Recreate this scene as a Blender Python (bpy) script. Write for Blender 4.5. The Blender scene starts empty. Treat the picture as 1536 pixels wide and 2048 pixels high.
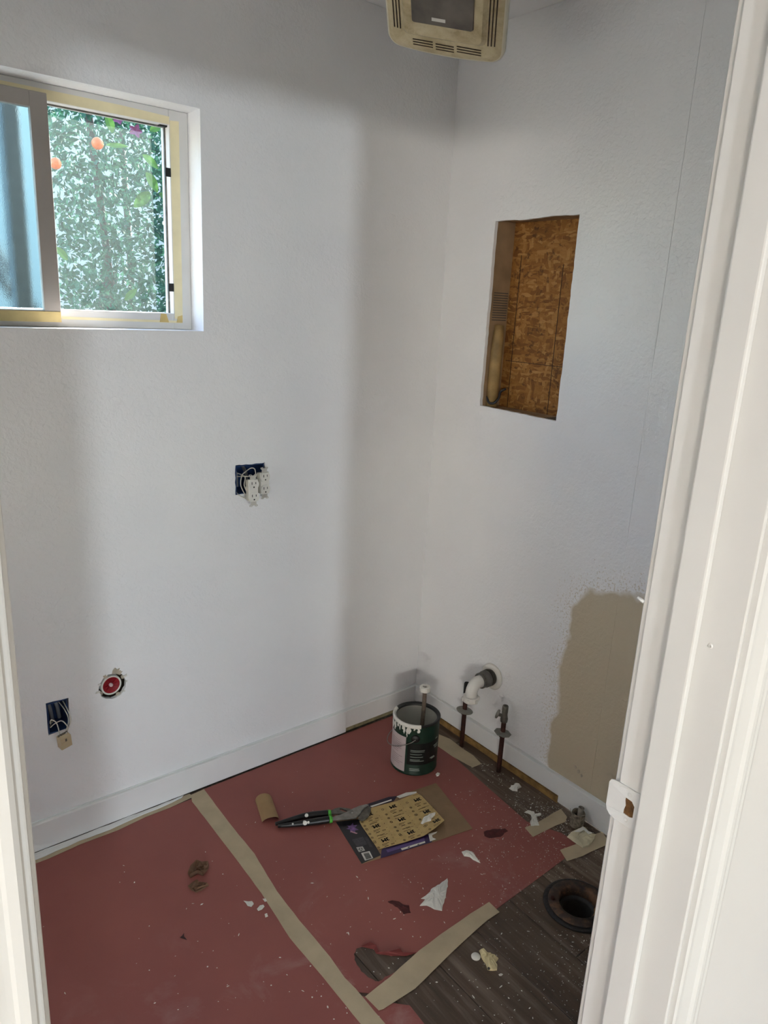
import bpy, bmesh, math, random
from mathutils import Vector, Matrix
from mathutils.geometry import tessellate_polygon
random.seed(7)
PI = math.pi
S = bpy.context.scene
COL = S.collection

# ------------------------------------------------------------------ camera
F_PX = 1471.37
CAM = Vector((-1.85941, -2.00149, 1.59131))
CR = Vector((0.78110354, -0.62239301, 0.05004192))
CU = Vector((0.13218942, 0.24315946, 0.96093675))
CW = Vector((0.61024849, 0.74397609, -0.27220648))
cd = bpy.data.cameras.new('camera')
cam = bpy.data.objects.new('camera', cd); COL.objects.link(cam)
M = Matrix.Identity(4)
for i in range(3):
    M[i][0] = CR[i]; M[i][1] = CU[i]; M[i][2] = -CW[i]; M[i][3] = CAM[i]
cam.matrix_world = M
cd.sensor_fit = 'VERTICAL'; cd.sensor_height = 36.0; cd.lens = 36.0 * F_PX / 2048.0
cd.clip_start = 0.02; cd.clip_end = 200
S.camera = cam

# ------------------------------------------------------------------ light and exposure
S.view_settings.view_transform = 'Standard'; S.view_settings.look = 'None'
S.view_settings.gamma = 1.0; S.view_settings.use_curve_mapping = False
S.view_settings.exposure = 0.56
w = bpy.data.worlds.new('world'); S.world = w; w.use_nodes = True
wn = w.node_tree.nodes; wl = w.node_tree.links
bg = wn['Background']; sky = wn.new('ShaderNodeTexSky'); sky.sky_type = 'NISHITA'
sky.sun_disc = False; sky.sun_elevation = math.radians(29); sky.sun_rotation = math.radians(58)
wl.new(sky.outputs[0], bg.inputs[0]); bg.inputs[1].default_value = 1.35
sd = bpy.data.lights.new('sun', 'SUN'); sd.energy = 42; sd.angle = 0.01; sd.color = (1.0, 0.95, 0.88)
sun = bpy.data.objects.new('sun', sd); COL.objects.link(sun)
sun.rotation_euler = Vector((-0.74, -0.47, -0.48)).to_track_quat('-Z', 'Y').to_euler(); sun.location = (6, 3, 6)

def area(name, loc, direction, sx, sy, energy, color):
    d = bpy.data.lights.new(name, 'AREA'); d.shape = 'RECTANGLE'; d.size = sx; d.size_y = sy
    d.energy = energy; d.color = color
    o = bpy.data.objects.new(name, d); COL.objects.link(o); o.location = loc
    o.rotation_euler = Vector(direction).to_track_quat('-Z', 'Y').to_euler()
    return o
# daylight entering the long hall through its two far windows (behind the camera), plus an added fill
area('hall_window_daylight', (-4.21, -9.03, 1.50), (0, 1, 0), 0.42, 0.42, 128, (0.84, 0.93, 1.0))
area('hall_wide_window_daylight', (-8.0, -9.03, 1.48), (0.45, 1, 0), 1.9, 0.42, 200, (1.0, 0.94, 0.85))
area('hall_left_fill', (-2.5, -9.03, 1.48), (0, 1, 0), 2.6, 0.42, 20, (0.98, 0.98, 1.0))  # wide weak fill lamp, added to even out the left of the back wall

# ------------------------------------------------------------------ helpers
def lin(h):
    h = h.lstrip('#'); o = []
    for i in (0, 2, 4):
        c = int(h[i:i+2], 16) / 255
        o.append(c / 12.92 if c <= 0.04045 else ((c + 0.055) / 1.055) ** 2.4)
    return (o[0], o[1], o[2], 1)
def ray(px, py): return CR * ((px - 768) / F_PX) - CU * ((py - 1024) / F_PX) + CW
def on(px, py, axis, val):
    d = ray(px, py); return CAM + d * ((val - CAM[axis]) / d[axis])
def fl(px, py, z=0.0): return on(px, py, 2, z)
def bk(px, py, y=0.0): return on(px, py, 1, y)
def rt(px, py, x=0.0): return on(px, py, 0, x)

def base_of(o):
    while o.parent: o = o.parent
    return o.location.copy()
def link(name, bm, mat, parent=None, smooth=False, bevel=0, seg=2):
    me = bpy.data.meshes.new(name)
    bmesh.ops.recalc_face_normals(bm, faces=bm.faces[:])
    bm.to_mesh(me); bm.free()
    if mat: me.materials.append(mat)
    if smooth:
        for p in me.polygons: p.use_smooth = True
    o = bpy.data.objects.new(name, me); COL.objects.link(o)
    if parent:
        me.transform(Matrix.Translation(-base_of(parent))); o.parent = parent
    else:
        vs = me.vertices
        if len(vs):
            c = Vector((sum(v.co.x for v in vs)/len(vs), sum(v.co.y for v in vs)/len(vs), min(v.co.z for v in vs)))
            me.transform(Matrix.Translation(-c)); o.location = c
    if bevel:
        b = o.modifiers.new('bevel', 'BEVEL'); b.width = bevel; b.segments = seg; b.limit_method = 'ANGLE'; b.angle_limit = 0.6
    return o
def tag(o, label, cat, group=None):
    o['label'] = label; o['category'] = cat
    if group: o['group'] = group
    return o
def thing(name, label, cat, loc, group=None):
    o = bpy.data.objects.new(name, None); COL.objects.link(o); o.location = loc; o.empty_display_size = 0.05
    return tag(o, label, cat, group)
def sroot(name, loc=(0, 0, 0)):
    o = bpy.data.objects.new(name, None); COL.objects.link(o); o.location = loc; o['kind'] = 'structure'; return o
def struct(name, bm, mat, parent=None, **k):
    o = link(name, bm, mat, parent, **k)
    if not parent: o['kind'] = 'structure'
    return o
def B(*boxes):
    bm = bmesh.new()
    for b in boxes: box(bm, *b)
    return bm
def box(bm, x0, x1, y0, y1, z0, z1, mtx=None):
    v = [bm.verts.new((x, y, z)) for x in (x0, x1) for y in (y0, y1) for z in (z0, z1)]
    for f in ((0,1,3,2),(4,6,7,5),(0,4,5,1),(2,3,7,6),(0,2,6,4),(1,5,7,3)): bm.faces.new([v[i] for i in f])
    if mtx:
        for q in v: q.co = mtx @ q.co
    return v
def prism(bm, loops, ext):
    """outline (first loop) with holes (others), extruded along ext"""
    ext = Vector(ext); loops = [[Vector(p) for p in l] for l in loops]
    tris = tessellate_polygon(loops); flat = [p for l in loops for p in l]
    a = [bm.verts.new(p) for p in flat]; b = [bm.verts.new(p + ext) for p in flat]
    for t in tris:
        try:
            bm.faces.new([a[i] for i in t]); bm.faces.new([b[i] for i in reversed(t)])
        except ValueError: pass
    k = 0
    for l in loops:
        n = len(l)
        for i in range(n):
            j = (i + 1) % n
            try: bm.faces.new([a[k+i], a[k+j], b[k+j], b[k+i]])
            except ValueError: pass
        k += n
    return a, b
def tube(bm, pts, radii, n=10, cap=True):
    pts = [Vector(p) for p in pts]
    if not hasattr(radii, '__len__'): radii = [radii] * len(pts)
    prev = None; rings = []
    for i, p in enumerate(pts):
        t = (pts[min(i+1, len(pts)-1)] - pts[max(i-1, 0)]).normalized()
        if prev is None:
            u = t.orthogonal().normalized()
        else:
            u = (prev - t * prev.dot(t)).normalized()
        prev = u; v = t.cross(u)
        rings.append([bm.verts.new(p + (u*math.cos(a) + v*math.sin(a)) * radii[i]) for a in [2*PI*k/n for k in range(n)]])
    for r0, r1 in zip(rings, rings[1:]):
        for k in range(n): bm.faces.new([r0[k], r0[(k+1) % n], r1[(k+1) % n], r1[k]])
    if cap: bm.faces.new(list(reversed(rings[0]))); bm.faces.new(rings[-1])
def bez(pts, n=24):
    """Catmull-Rom through points"""
    P = [Vector(p) for p in pts]; P = [P[0]*2 - P[1]] + P + [P[-1]*2 - P[-2]]; out = []
    seg = len(P) - 3; m = max(2, n // seg)
    for s in range(seg):
        a, b, c, d = P[s:s+4]
        for k in range(m):
            t = k / m
            out.append(0.5*((2*b) + (c-a)*t + (2*a-5*b+4*c-d)*t*t + (3*b-a-3*c+d)*t**3))
    out.append(P[-2]); return out
def lathe(bm, prof, n=40, mtx=None, closed=False, arc=(0, 2*PI)):
    full = abs(arc[1]-arc[0]-2*PI) < 1e-6; cnt = n if full else n + 1; rings = []
    for k in range(cnt):
        a = arc[0] + (arc[1]-arc[0]) * k / n; row = []
        for r, z in prof:
            p = Vector((r*math.cos(a), r*math.sin(a), z)); row.append(bm.verts.new(mtx @ p if mtx else p))
        rings.append(row)
    m = len(prof)
    for k in range(n):
        r0 = rings[k]; r1 = rings[(k+1) % cnt]
        for i in range(m if closed else m-1):
            j = (i+1) % m
            try: bm.faces.new([r0[i], r1[i], r1[j], r0[j]])
            except ValueError: pass
    bmesh.ops.remove_doubles(bm, verts=bm.verts[:], dist=1e-6)
def frame(o, z, x=None):
    z = Vector(z).normalized(); x = Vector(x) if x else z.orthogonal(); x = (x - z*x.dot(z)).normalized(); y = z.cross(x)
    m = Matrix.Identity(4)
    for i in range(3): m[i][0] = x[i]; m[i][1] = y[i]; m[i][2] = z[i]; m[i][3] = o[i]
    return m
def jag(pts, step, amp, seed=1):
    """subdivide a closed outline and roughen it in its own plane"""
    r = random.Random(seed); out = []; P = [Vector(p) for p in pts]; n = len(P)
    for i in range(n):
        a, b = P[i], P[(i+1) % n]; k = max(1, int((b-a).length/step))
        for j in range(k):
            p = a.lerp(b, j/k); d = (b-a)
            q = Vector((r.uniform(-1,1), r.uniform(-1,1), r.uniform(-1,1))) * amp
            out.append(p + q)
    return out
def text_bm(bm, s, mtx, size, ext=0.0, bold=0.0):
    cu = bpy.data.curves.new('t', 'FONT'); cu.body = s; cu.size = size; cu.align_x = 'CENTER'; cu.align_y = 'CENTER'; cu.resolution_u = 2
    cu.extrude = ext; cu.offset = bold
    o = bpy.data.objects.new('t', cu); COL.objects.link(o); dg = bpy.context.evaluated_depsgraph_get(); dg.update()
    me = bpy.data.meshes.new_from_object(o.evaluated_get(dg)); me.transform(mtx); bm.from_mesh(me)
    bpy.data.objects.remove(o); bpy.data.curves.remove(cu); bpy.data.meshes.remove(me)

# ------------------------------------------------------------------ materials
class NT:
    def __init__(s, name):
        s.m = bpy.data.materials.new(name); s.m.use_nodes = True; s.t = s.m.node_tree; s.n = s.t.nodes; s.l = s.t.links
        s.b = s.n['Principled BSDF']
    def node(s, t, **k):
        x = s.n.new(t)
        for a, v in k.items():
            if a.startswith('i_'): x.inputs[a[2:].replace('_', ' ')].default_value = v
            else: setattr(x, a, v)
        return x
    def co(s, scale=(1,1,1), kind='Object', rot=(0,0,0)):
        c = s.node('ShaderNodeTexCoord'); mp = s.node('ShaderNodeMapping'); mp.inputs['Scale'].default_value = scale; mp.inputs['Rotation'].default_value = rot
        s.l.new(c.outputs[kind], mp.inputs[0]); return mp.outputs[0]
    def noise(s, vec, scale, detail=3, rough=.5, dist=0):
        x = s.node('ShaderNodeTexNoise'); x.inputs['Scale'].default_value = scale; x.inputs['Detail'].default_value = detail
        x.inputs['Roughness'].default_value = rough; x.inputs['Distortion'].default_value = dist
        if vec: s.l.new(vec, x.inputs['Vector'])
        return x.outputs[0]
    def ramp(s, fac, stops):
        x = s.node('ShaderNodeValToRGB'); e = x.color_ramp.elements
        while len(e) < len(stops): e.new(0.5)
        for i, (p, c) in enumerate(stops): e[i].position = p; e[i].color = c
        s.l.new(fac, x.inputs[0]); return x.outputs[0]
    def math(s, op, a, b=None, c=None):
        x = s.node('ShaderNodeMath', operation=op)
        for i, v in enumerate((a, b, c)):
            if v is None: continue
            if isinstance(v, (int, float)): x.inputs[i].default_value = v
            else: s.l.new(v, x.inputs[i])
        return x.outputs[0]
    def mix(s, fac, a, b, mode='MIX'):
        x = s.node('ShaderNodeMix', data_type='RGBA', blend_type=mode)
        for i, v in ((0, fac), (6, a), (7, b)):
            if isinstance(v, (int, float, tuple)): x.inputs[i].default_value = v
            else: s.l.new(v, x.inputs[i])
        return x.outputs[2]
    def set(s, **k):
        for a, v in k.items():
            i = s.b.inputs[{'color': 'Base Color', 'rough': 'Roughness', 'metal': 'Metallic', 'spec': 'Specular IOR Level', 'trans': 'Transmission Weight', 'ior': 'IOR'}[a]]
            if isinstance(v, (int, float, tuple)): i.default_value = v
            else: s.l.new(v, i)
        return s
    def bump(s, h, strength=.3, dist=.002):
        x = s.node('ShaderNodeBump'); x.inputs['Strength'].default_value = strength; x.inputs['Distance'].default_value = dist
        s.l.new(h, x.inputs['Height']); s.l.new(x.outputs[0], s.b.inputs['Normal']); return s
def pm(name, col, rough=.6, metal=0., var=.12, scale=30, bump=0., bscale=None, bdist=.001):
    t = NT(name); v = t.co(); n = t.noise(v, scale, 4)
    c = lin(col) if isinstance(col, str) else col
    a = tuple(x*(1-var) for x in c[:3]) + (1,); b = tuple(min(1, x*(1+var)) for x in c[:3]) + (1,)
    t.set(color=t.ramp(n, [(.3, a), (.7, b)]), rough=rough, metal=metal)
    if bump: t.bump(t.noise(v, bscale or scale*4, 3), bump, bdist)
    return t.m

WHITE = (0.87, 0.87, 0.865, 1)
def wall_paint(name, beige=False):
    t = NT(name); v = t.co((1,1,1), 'Generated'); c = t.node('ShaderNodeNewGeometry').outputs['Position']
    patch = t.noise(c, 2.2, 2, .5)
    col = t.ramp(patch, [(.38, (0.835, 0.835, 0.84, 1)), (.62, WHITE)])
    fine = t.noise(c, 95, 2, .5, .6); mid = t.noise(c, 38, 2, .5)
    h = t.math('ADD', t.math('MULTIPLY', fine, .65), t.math('MULTIPLY', mid, .5))
    rough = .34
    if beige:
        s = t.node('ShaderNodeSeparateXYZ'); t.l.new(c, s.inputs[0])
        u = t.math('MAXIMUM', t.math('ADD', s.outputs[1], .90), 0)
        q = t.math('MAXIMUM', t.math('SUBTRACT', s.outputs[2], .60), 0)
        r = t.math('SQRT', t.math('ADD', t.math('MULTIPLY', u, u), t.math('MULTIPLY', q, q)))
        lump = t.math('MULTIPLY', t.math('SUBTRACT', t.noise(c, 6, 3), .5), .16)
        r2 = t.math('ADD', r, lump)
        edge = t.math('SUBTRACT', .245, r2)               # > 0 inside the bare patch
        sp = t.math('MULTIPLY', t.math('SUBTRACT', t.noise(c, 150, 2, .6), .5), .55)
        m1 = t.math('MULTIPLY', t.math('ADD', edge, t.math('ADD', sp, -.035)), 22)
        mk = t.math('MINIMUM', t.math('MAXIMUM', m1, 0), 1)
        solid = t.math('MINIMUM', t.math('MAXIMUM', t.math('MULTIPLY', t.math('SUBTRACT', edge, .03), 60), 0), 1)
        mk = t.math('MAXIMUM', t.math('MULTIPLY', mk, .6), solid)
        col = t.mix(mk, col, lin('#c6b99f'))
        rr = t.node('ShaderNodeMix', data_type='FLOAT'); t.l.new(mk, rr.inputs[0]); rr.inputs[2].default_value = .34; rr.inputs[3].default_value = .7
        rough = rr.outputs[0]
    if beige:
        ln_ = t.math('MAXIMUM', t.math('SUBTRACT', 1, t.math('MULTIPLY', t.math('ABSOLUTE', t.math('ADD', s.outputs[1], .862)), 900)), 0)
        h = t.math('SUBTRACT', h, t.math('MULTIPLY', ln_, .5))
    t.set(color=col, rough=rough, spec=.5); t.bump(h, .75, .003)
    return t.m
M_WALL = wall_paint('wall_paint'); M_WALLR = wall_paint('wall_paint_worn', True)
M_CEIL = pm('ceiling_paint', (0.86, 0.86, 0.855, 1), .8, 0, .02, 4, .2, 120)
M_TRIM = pm('trim_gloss_paint', (0.82, 0.82, 0.81, 1), .32, 0, .02, 8, .05, 60)
M_JAMB = pm('door_frame_paint', (0.79, 0.78, 0.76, 1), .35, 0, .02, 5, .06, 40)
M_HALL = pm('hall_wall_paint', (0.80, 0.78, 0.755, 1), .6, 0, .02, 3, .15, 90)
M_RAW = pm('raw_drywall', '#b8ad9a', .9, 0, .2, 40)
M_VINYL = pm('window_vinyl', '#d6d4d0', .45, 0, .03, 10)
M_SASH = pm('sash_vinyl', '#a09a94', .5, 0, .03, 10)  # greyer than the frame vinyl, the backlit shade is in the colour
M_TAPE = pm('masking_tape', '#b6a68a', .75, 0, .10, 14, .2, 300)
M_TAPEW = pm('masking_tape_window', '#e8dcb4', .7, 0, .08, 14)  # paler cream, the daylight behind the tape is in the colour
M_WOOD = pm('raw_pine', '#8f6f49', .8, 0, .3, 22)
M_STUD = pm('stud_lumber', '#9a8061', .8, 0, .22, 12)
M_BLACK = pm('black_plastic', '#151515', .45, 0, .1, 20)
M_WHITEP = pm('white_plastic', '#dedbd2', .4, 0, .03, 20)
M_FLAKE = pm('paint_flake', '#dcdad2', .7, 0, .06, 60, .3, 200)
M_PVC = pm('white_pvc', '#dcd9d2', .3, 0, .02, 20)
M_RUBBER = pm('grey_rubber', '#5b5753', .6, 0, .2, 60, .4, 150)
M_RUST = pm('rusty_pipe', '#38190f', .7, .3, .5, 90, .5, 200)
M_STEEL = pm('worn_steel', '#8d8a84', .38, .85, .25, 50, .2, 200)
M_STEELD = pm('dull_metal', '#6b675f', .5, .6, .35, 60, .4, 180)
M_BLUE = pm('blue_box_plastic', '#16345f', .5, 0, .1, 20)
M_WIRE = pm('wire_insulation', '#c9c3b6', .5, 0, .05, 30)
M_DARKW = pm('dark_cable', '#1b1c20', .5, 0, .1, 30)
M_CARD = pm('brown_cardboard', '#8a7054', .85, 0, .08, 25, .15, 300)
M_CARDL = pm('tan_cardboard', '#a1835c', .85, 0, .07, 25, .15, 300)
M_INK = pm('black_ink', '#17140f', .7, 0, .05, 30)

def rosin():
    t = NT('red_rosin_paper'); c = t.node('ShaderNodeNewGeometry').outputs['Position']
    n = t.noise(c, 3.5, 4, .55); col = t.ramp(n, [(.3, lin('#8a4a44')), (.7, lin('#96554c'))])
    fib = t.noise(c, 420, 2); col = t.mix(t.math('MULTIPLY', fib, .25), col, lin('#96605a'))
    sm = t.noise(c, 5.5, 6, .65, 1.0)
    smk = t.ramp(sm, [(.55, (0,0,0,1)), (.78, (.32,.32,.32,1))])
    s = t.node('ShaderNodeSeparateXYZ'); t.l.new(c, s.inputs[0])
    reg = t.math('MINIMUM', t.math('MAXIMUM', t.math('MULTIPLY', t.math('ADD', t.math('MULTIPLY', s.outputs[1], -1), -.45), 2.2), 0), 1)
    col = t.mix(t.math('MULTIPLY', smk, reg), col, lin('#c9b7b4'))
    t.set(color=col, rough=.62); t.bump(t.noise(c, 14, 3), .25, .004); return t.m
M_ROSIN = rosin()
M_ROSIND = pm('rosin_torn_edge', '#6a2a26', .8, 0, .15, 60)
def plank_mat():
    t = NT('vinyl_plank'); c = t.node('ShaderNodeNewGeometry').outputs['Position']
    oi = t.node('ShaderNodeObjectInfo')
    mp = t.node('ShaderNodeMapping'); mp.inputs['Scale'].default_value = (26, 2.2, 1); t.l.new(c, mp.inputs[0])
    av = t.node('ShaderNodeVectorMath', operation='ADD'); t.l.new(mp.outputs[0], av.inputs[0])
    cx = t.node('ShaderNodeCombineXYZ'); t.l.new(t.math('MULTIPLY', oi.outputs['Random'], 40), cx.inputs[1]); t.l.new(cx.outputs[0], av.inputs[1])
    g = t.noise(av.outputs[0], 1.3, 5, .6, .8)
    col = t.ramp(g, [(.25, lin('#33271e')), (.5, lin('#57483b')), (.75, lin('#83756a'))])
    sh = t.math('ADD', t.math('MULTIPLY', oi.outputs['Random'], .5), .75)
    col = t.mix(1.0, col, t.ramp(oi.outputs['Random'], [(0, (.72,.66,.62,1)), (1, (1.05,1,.95,1))]), 'MULTIPLY')
    d = t.noise(c, 7, 5, .6); dm = t.ramp(d, [(.5, (0,0,0,1)), (.8, (.35,.35,.35,1))])
    sp = t.noise(c, 260, 2, .6); spm = t.ramp(sp, [(.66, (0,0,0,1)), (.72, (.6,.6,.6,1))])
    col = t.mix(t.math('MULTIPLY', spm, t.math('ADD', dm, .12)), col, lin('#c2b9aa'))
    col = t.mix(t.math('MULTIPLY', dm, .5), col, lin('#7d7468'))
    t.set(color=col, rough=.5); t.bump(g, .2, .001); return t.m
M_PLANK = plank_mat()
def osb():
    t = NT('strand_board'); c = t.node('ShaderNodeNewGeometry').outputs['Position']
    dn = t.node('ShaderNodeTexNoise'); dn.inputs['Scale'].default_value = 14; t.l.new(c, dn.inputs['Vector'])
    ad = t.node('ShaderNodeVectorMath', operation='MULTIPLY_ADD'); t.l.new(dn.outputs[1], ad.inputs[0]); ad.inputs[1].default_value = (.03,.03,.03); t.l.new(c, ad.inputs[2])
    cols = []
    for i, (rz, sc) in enumerate(((.5, (1, 24, 100)), (-.9, (1, 88, 28)), (.15, (1, 30, 120)))):
        mp = t.node('ShaderNodeMapping'); mp.inputs['Rotation'].default_value = (rz, 0, 0); mp.inputs['Scale'].default_value = sc; t.l.new(ad.outputs[0], mp.inputs[0])
        vo = t.node('ShaderNodeTexVoronoi'); vo.inputs['Scale'].default_value = 1.0; t.l.new(mp.outputs[0], vo.inputs['Vector'])
        sx = t.node('ShaderNodeSeparateColor'); t.l.new(vo.outputs['Color'], sx.inputs[0])
        cols.append((t.ramp(sx.outputs[0], [(0, lin('#7d4f1e')), (.35, lin('#9b682c')), (.7, lin('#ad783a')), (1, lin('#c49352'))]), sx.outputs[1], vo.outputs['Distance']))
    col = t.mix(t.math('GREATER_THAN', cols[1][1], .5), cols[0][0], cols[1][0])
    col = t.mix(t.math('GREATER_THAN', cols[2][1], .62), col, cols[2][0])
    gr = t.node('ShaderNodeMapping'); gr.inputs['Scale'].default_value = (1, 60, 260); gr.inputs['Rotation'].default_value = (.3, 0, 0); t.l.new(c, gr.inputs[0])
    col = t.mix(t.math('MULTIPLY', t.noise(gr.outputs[0], 1.0, 3), .45), col, lin('#6b4218'))
    dk = t.noise(c, 45, 4, .7); col = t.mix(t.ramp(dk, [(.56, (0,0,0,1)), (.66, (.75,.75,.75,1))]), col, lin('#4a2a0e'))
    t.set(color=col, rough=.75); t.bump(t.noise(c, 80, 3), .4, .002); return t.m
M_OSB = osb()
def fan_plastic():
    t = NT('yellowed_plastic'); v = t.co(); n = t.noise(v, 14, 5, .65, .4)
    col = t.ramp(n, [(.3, lin('#a3906a')), (.5, lin('#c7b892')), (.75, lin('#ddd2b2'))])
    t.set(color=col, rough=.5); return t.m
M_FAN = fan_plastic()
M_FANRIM = pm('fan_rim_plastic', '#d9d2bd', .4, 0, .04, 20)
M_SLOT = pm('dirty_slot', '#3d2f20', .9, 0, .5, 80)
M_LENS = pm('dusty_lens', '#635c53', .35, 0, .35, 14, .2, 60)
M_GREEN = pm('can_green_label', '#0f2d22', .4, 0, .2, 25)
M_CANBLK = pm('can_black_label', '#0a1110', .4, 0, .2, 30)
def leafmat(name, a, b):
    t = NT(name); c = t.node('ShaderNodeNewGeometry').outputs['Position']
    n = t.noise(c, 9, 3); t.set(color=t.ramp(n, [(.3, lin(a)), (.7, lin(b))]), rough=.75, spec=.12)
    tr = t.node('ShaderNodeBsdfTranslucent'); tr.inputs[0].default_value = lin(b)
    mx = t.node('ShaderNodeMixShader'); mx.inputs[0].default_value = .15
    t.l.new(t.b.outputs[0], mx.inputs[1]); t.l.new(tr.outputs[0], mx.inputs[2]); t.l.new(mx.outputs[0], t.n['Material Output'].inputs[0]); return t.m
M_LEAF = leafmat('citrus_leaf', '#1a3329', '#3a6650'); M_LEAF2 = leafmat('big_leaf', '#2c5026', '#4d7a3c')

# ------------------------------------------------------------------ large structure
H = 2.44
def loop_xz(pts, y): return [Vector((x, y, z)) for x, z in pts]
def rect(a, b, c, d): return [(a, c), (b, c), (b, d), (a, d)]
def circle(cx, cz, r, n=28, amp=0, seed=3):
    q = random.Random(seed); return [(cx + (r+q.uniform(-amp, amp))*math.cos(2*PI*k/n), cz + (r+q.uniform(-amp, amp))*math.sin(2*PI*k/n)) for k in range(n)]
def jag2(pts, step, amp, seed):
    return [(p.x, p.z) for p in jag([Vector((x, 0, z)) for x, z in pts], step, amp, seed)]

WX0, WX1, WZ0, WZ1 = -2.300, -0.915, 1.490, 2.061        # window opening
bm = bmesh.new()
OUT1 = jag2([(-.818, .995), (-.716, .999), (-.714, 1.092), (-.722, 1.089), (-.818, 1.091)], .012, .0013, 5)
OUT2 = jag2([(-1.411, .360), (-1.352, .366), (-1.350, .460), (-1.411, .463)], .02, .0010, 6)
RND = circle(-1.2235, .460, .041, 30, .0022, 8)
prism(bm, [loop_xz(rect(-2.6, 0, 0, H), 0), loop_xz(rect(WX0, WX1, WZ0, WZ1), 0), loop_xz(OUT1, 0), loop_xz(OUT2, 0), loop_xz(RND, 0)], (0, .013, 0))
wall_back = struct('wall_back', bm, M_WALL)
bm = bmesh.new()
prism(bm, [loop_xz(rect(-2.75, .25, -.05, 2.6), .135), loop_xz(rect(WX0-.02, WX1+.02, WZ0-.02, WZ1+.02), .135)], (0, .02, 0))
struct('wall_exterior', bm, pm('wall_sheathing', '#4b3c2a', .9, 0, .3, 12))  # coloured dark so the gap round the capped pipe looks like shaded cavity
# window reveal (returns of the wall)
t = .012
bm = B((WX0-t, WX0, .0135, .135, WZ0-t, WZ1+t), (WX1, WX1+t, .0135, .135, WZ0-t, WZ1+t), (WX0, WX1, .0135, .135, WZ0-t, WZ0), (WX0, WX1, .0135, .135, WZ1, WZ1+t))
struct('trim_1', bm, M_WALL)
# right wall with the cut-out niche
HY0, HY1, HZ0, HZ1 = -.5577, -.2255, 1.2697, 1.8684
bm = bmesh.new()
hole = jag([Vector((0, HY1, HZ0)), Vector((0, HY0, HZ0-.004)), Vector((0, HY0, HZ1)), Vector((0, HY0+.12, HZ1+.001)), Vector((0, HY0+.2, HZ1-.004)), Vector((0, HY1, HZ1-.002))], .016, .0012, 4)
for p in hole: p.x = 0
PST = [(0, -.404+.030*math.cos(2*PI*k/20), .311+.030*math.sin(2*PI*k/20)) for k in range(20)]
prism(bm, [[Vector((0, y, z)) for y, z in ((-1.5463, 0), (0, 0), (0, H), (-1.5463, H))], hole, PST], (.013, 0, 0))
wall_right = struct('wall_right', bm, M_WALLR)
link('strand_board', B((.1, .112, -.75, -.05, 1.15, 2.05)), M_OSB, wall_right)
link('stud', B((.0135, .0995, HY1+.002, HY1+.04, 1.1, 2.1)), M_STUD, wall_right)
link('stud', B((.0135, .0995, HY0-.045, HY0-.004, 1.1, 2.1)), M_STUD, wall_right)
link('blocking', B((.0135, .0995, HY0-.0035, HY1+.0015, HZ1+.003, HZ1+.041)), M_STUD, wall_right)
link('blocking', B((.0135, .0995, HY0-.0035, HY1+.0015, HZ0-.043, HZ0-.006)), M_STUD, wall_right)
# pale waney piece of wood with a dark cable at its foot, in the near corner of the niche
bm = bmesh.new(); tube(bm, [(.045, HY1-.012, HZ0-.003), (.045, HY1-.013, HZ0+.10), (.05, HY1-.011, HZ0+.22), (.055, HY1-.006, HZ0+.27)], [.019, .021, .020, .016], 12)
link('wood_scrap', bm, pm('pale_wood', '#9d8152', .7, 0, .35, 18, .4, 90), wall_right, True)
bm = bmesh.new(); tube(bm, bez([(.03, HY1-.004, HZ0+.03), (.022, HY1-.02, HZ0+.012), (.025, HY1-.042, HZ0+.012), (.035, HY1-.052, HZ0+.03), (.05, HY1-.045, HZ0+.05), (.06, HY1-.058, HZ0+.062)], 24), .0042, 8)
link('cable', bm, M_DARKW, wall_right, True)
# layout lines drawn on the board (flat print)
for b_ in ((.0990, .0998, -.2635, -.2612, HZ0-.02, HZ1-.10), (.0990, .0998, -.4412, -.4388, HZ0-.02, HZ1-.13), (.0990, .0998, -.57, HY1-.01, 1.422, 1.4240)):
    link('layout_line', B(b_), pm('line_ink', '#3a2410', .8), wall_right)
bm = bmesh.new()                                        # printed stamp on the stud and on the lower block
for k in range(12): box(bm, .025, .093, HY1+.0006, HY1+.0019, 1.555+k*.008, 1.5582+k*.008)
for k in range(5): box(bm, .025+k*.013, .031+k*.013, -.55, -.49, HZ0-.0061, HZ0-.0050)
link('lumber_stamp', bm, pm('stamp_ink', '#57504a', .8), wall_right)['kind'] = 'stuff'
for k, (a, b, r_) in enumerate(((1151, 1534, .0045), (1157, 1543, .006), (1163, 1551, .004))):
    o = rt(a, b, -.0004); pts = [o + Vector((0, r_*math.cos(q), r_*math.sin(q)*1.2)) for q in [2*PI*j/7 for j in range(7)]]
    bm = bmesh.new(); prism(bm, [[p for p in jag(pts, .004, .0010, 50+k)]], (-.0016, 0, 0)); link('torn_drywall', bm, M_RAW, wall_right)
# side wall, door wall, ceiling
struct('wall_left', B((-2.72, -2.6, -1.5463, .013, 0, H)), M_WALL)
YI, YO = -1.5463, -1.6665; JL, JR = -1.797, -1.049
bm = bmesh.new()
prism(bm, [[Vector((x, YI, z)) for x, z in ((-9.6, 0), (JL-.022, 0), (JL-.022, 2.055), (JR+.022, 2.055), (JR+.022, 0), (1.3, 0), (1.3, H), (-9.6, H))]], (0, YO-YI, 0))
struct('wall_front', bm, M_HALL)
struct('ceiling', B((-2.75, .15, YI+.0005, .134, H+.0005, H+.1)), M_CEIL)
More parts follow.
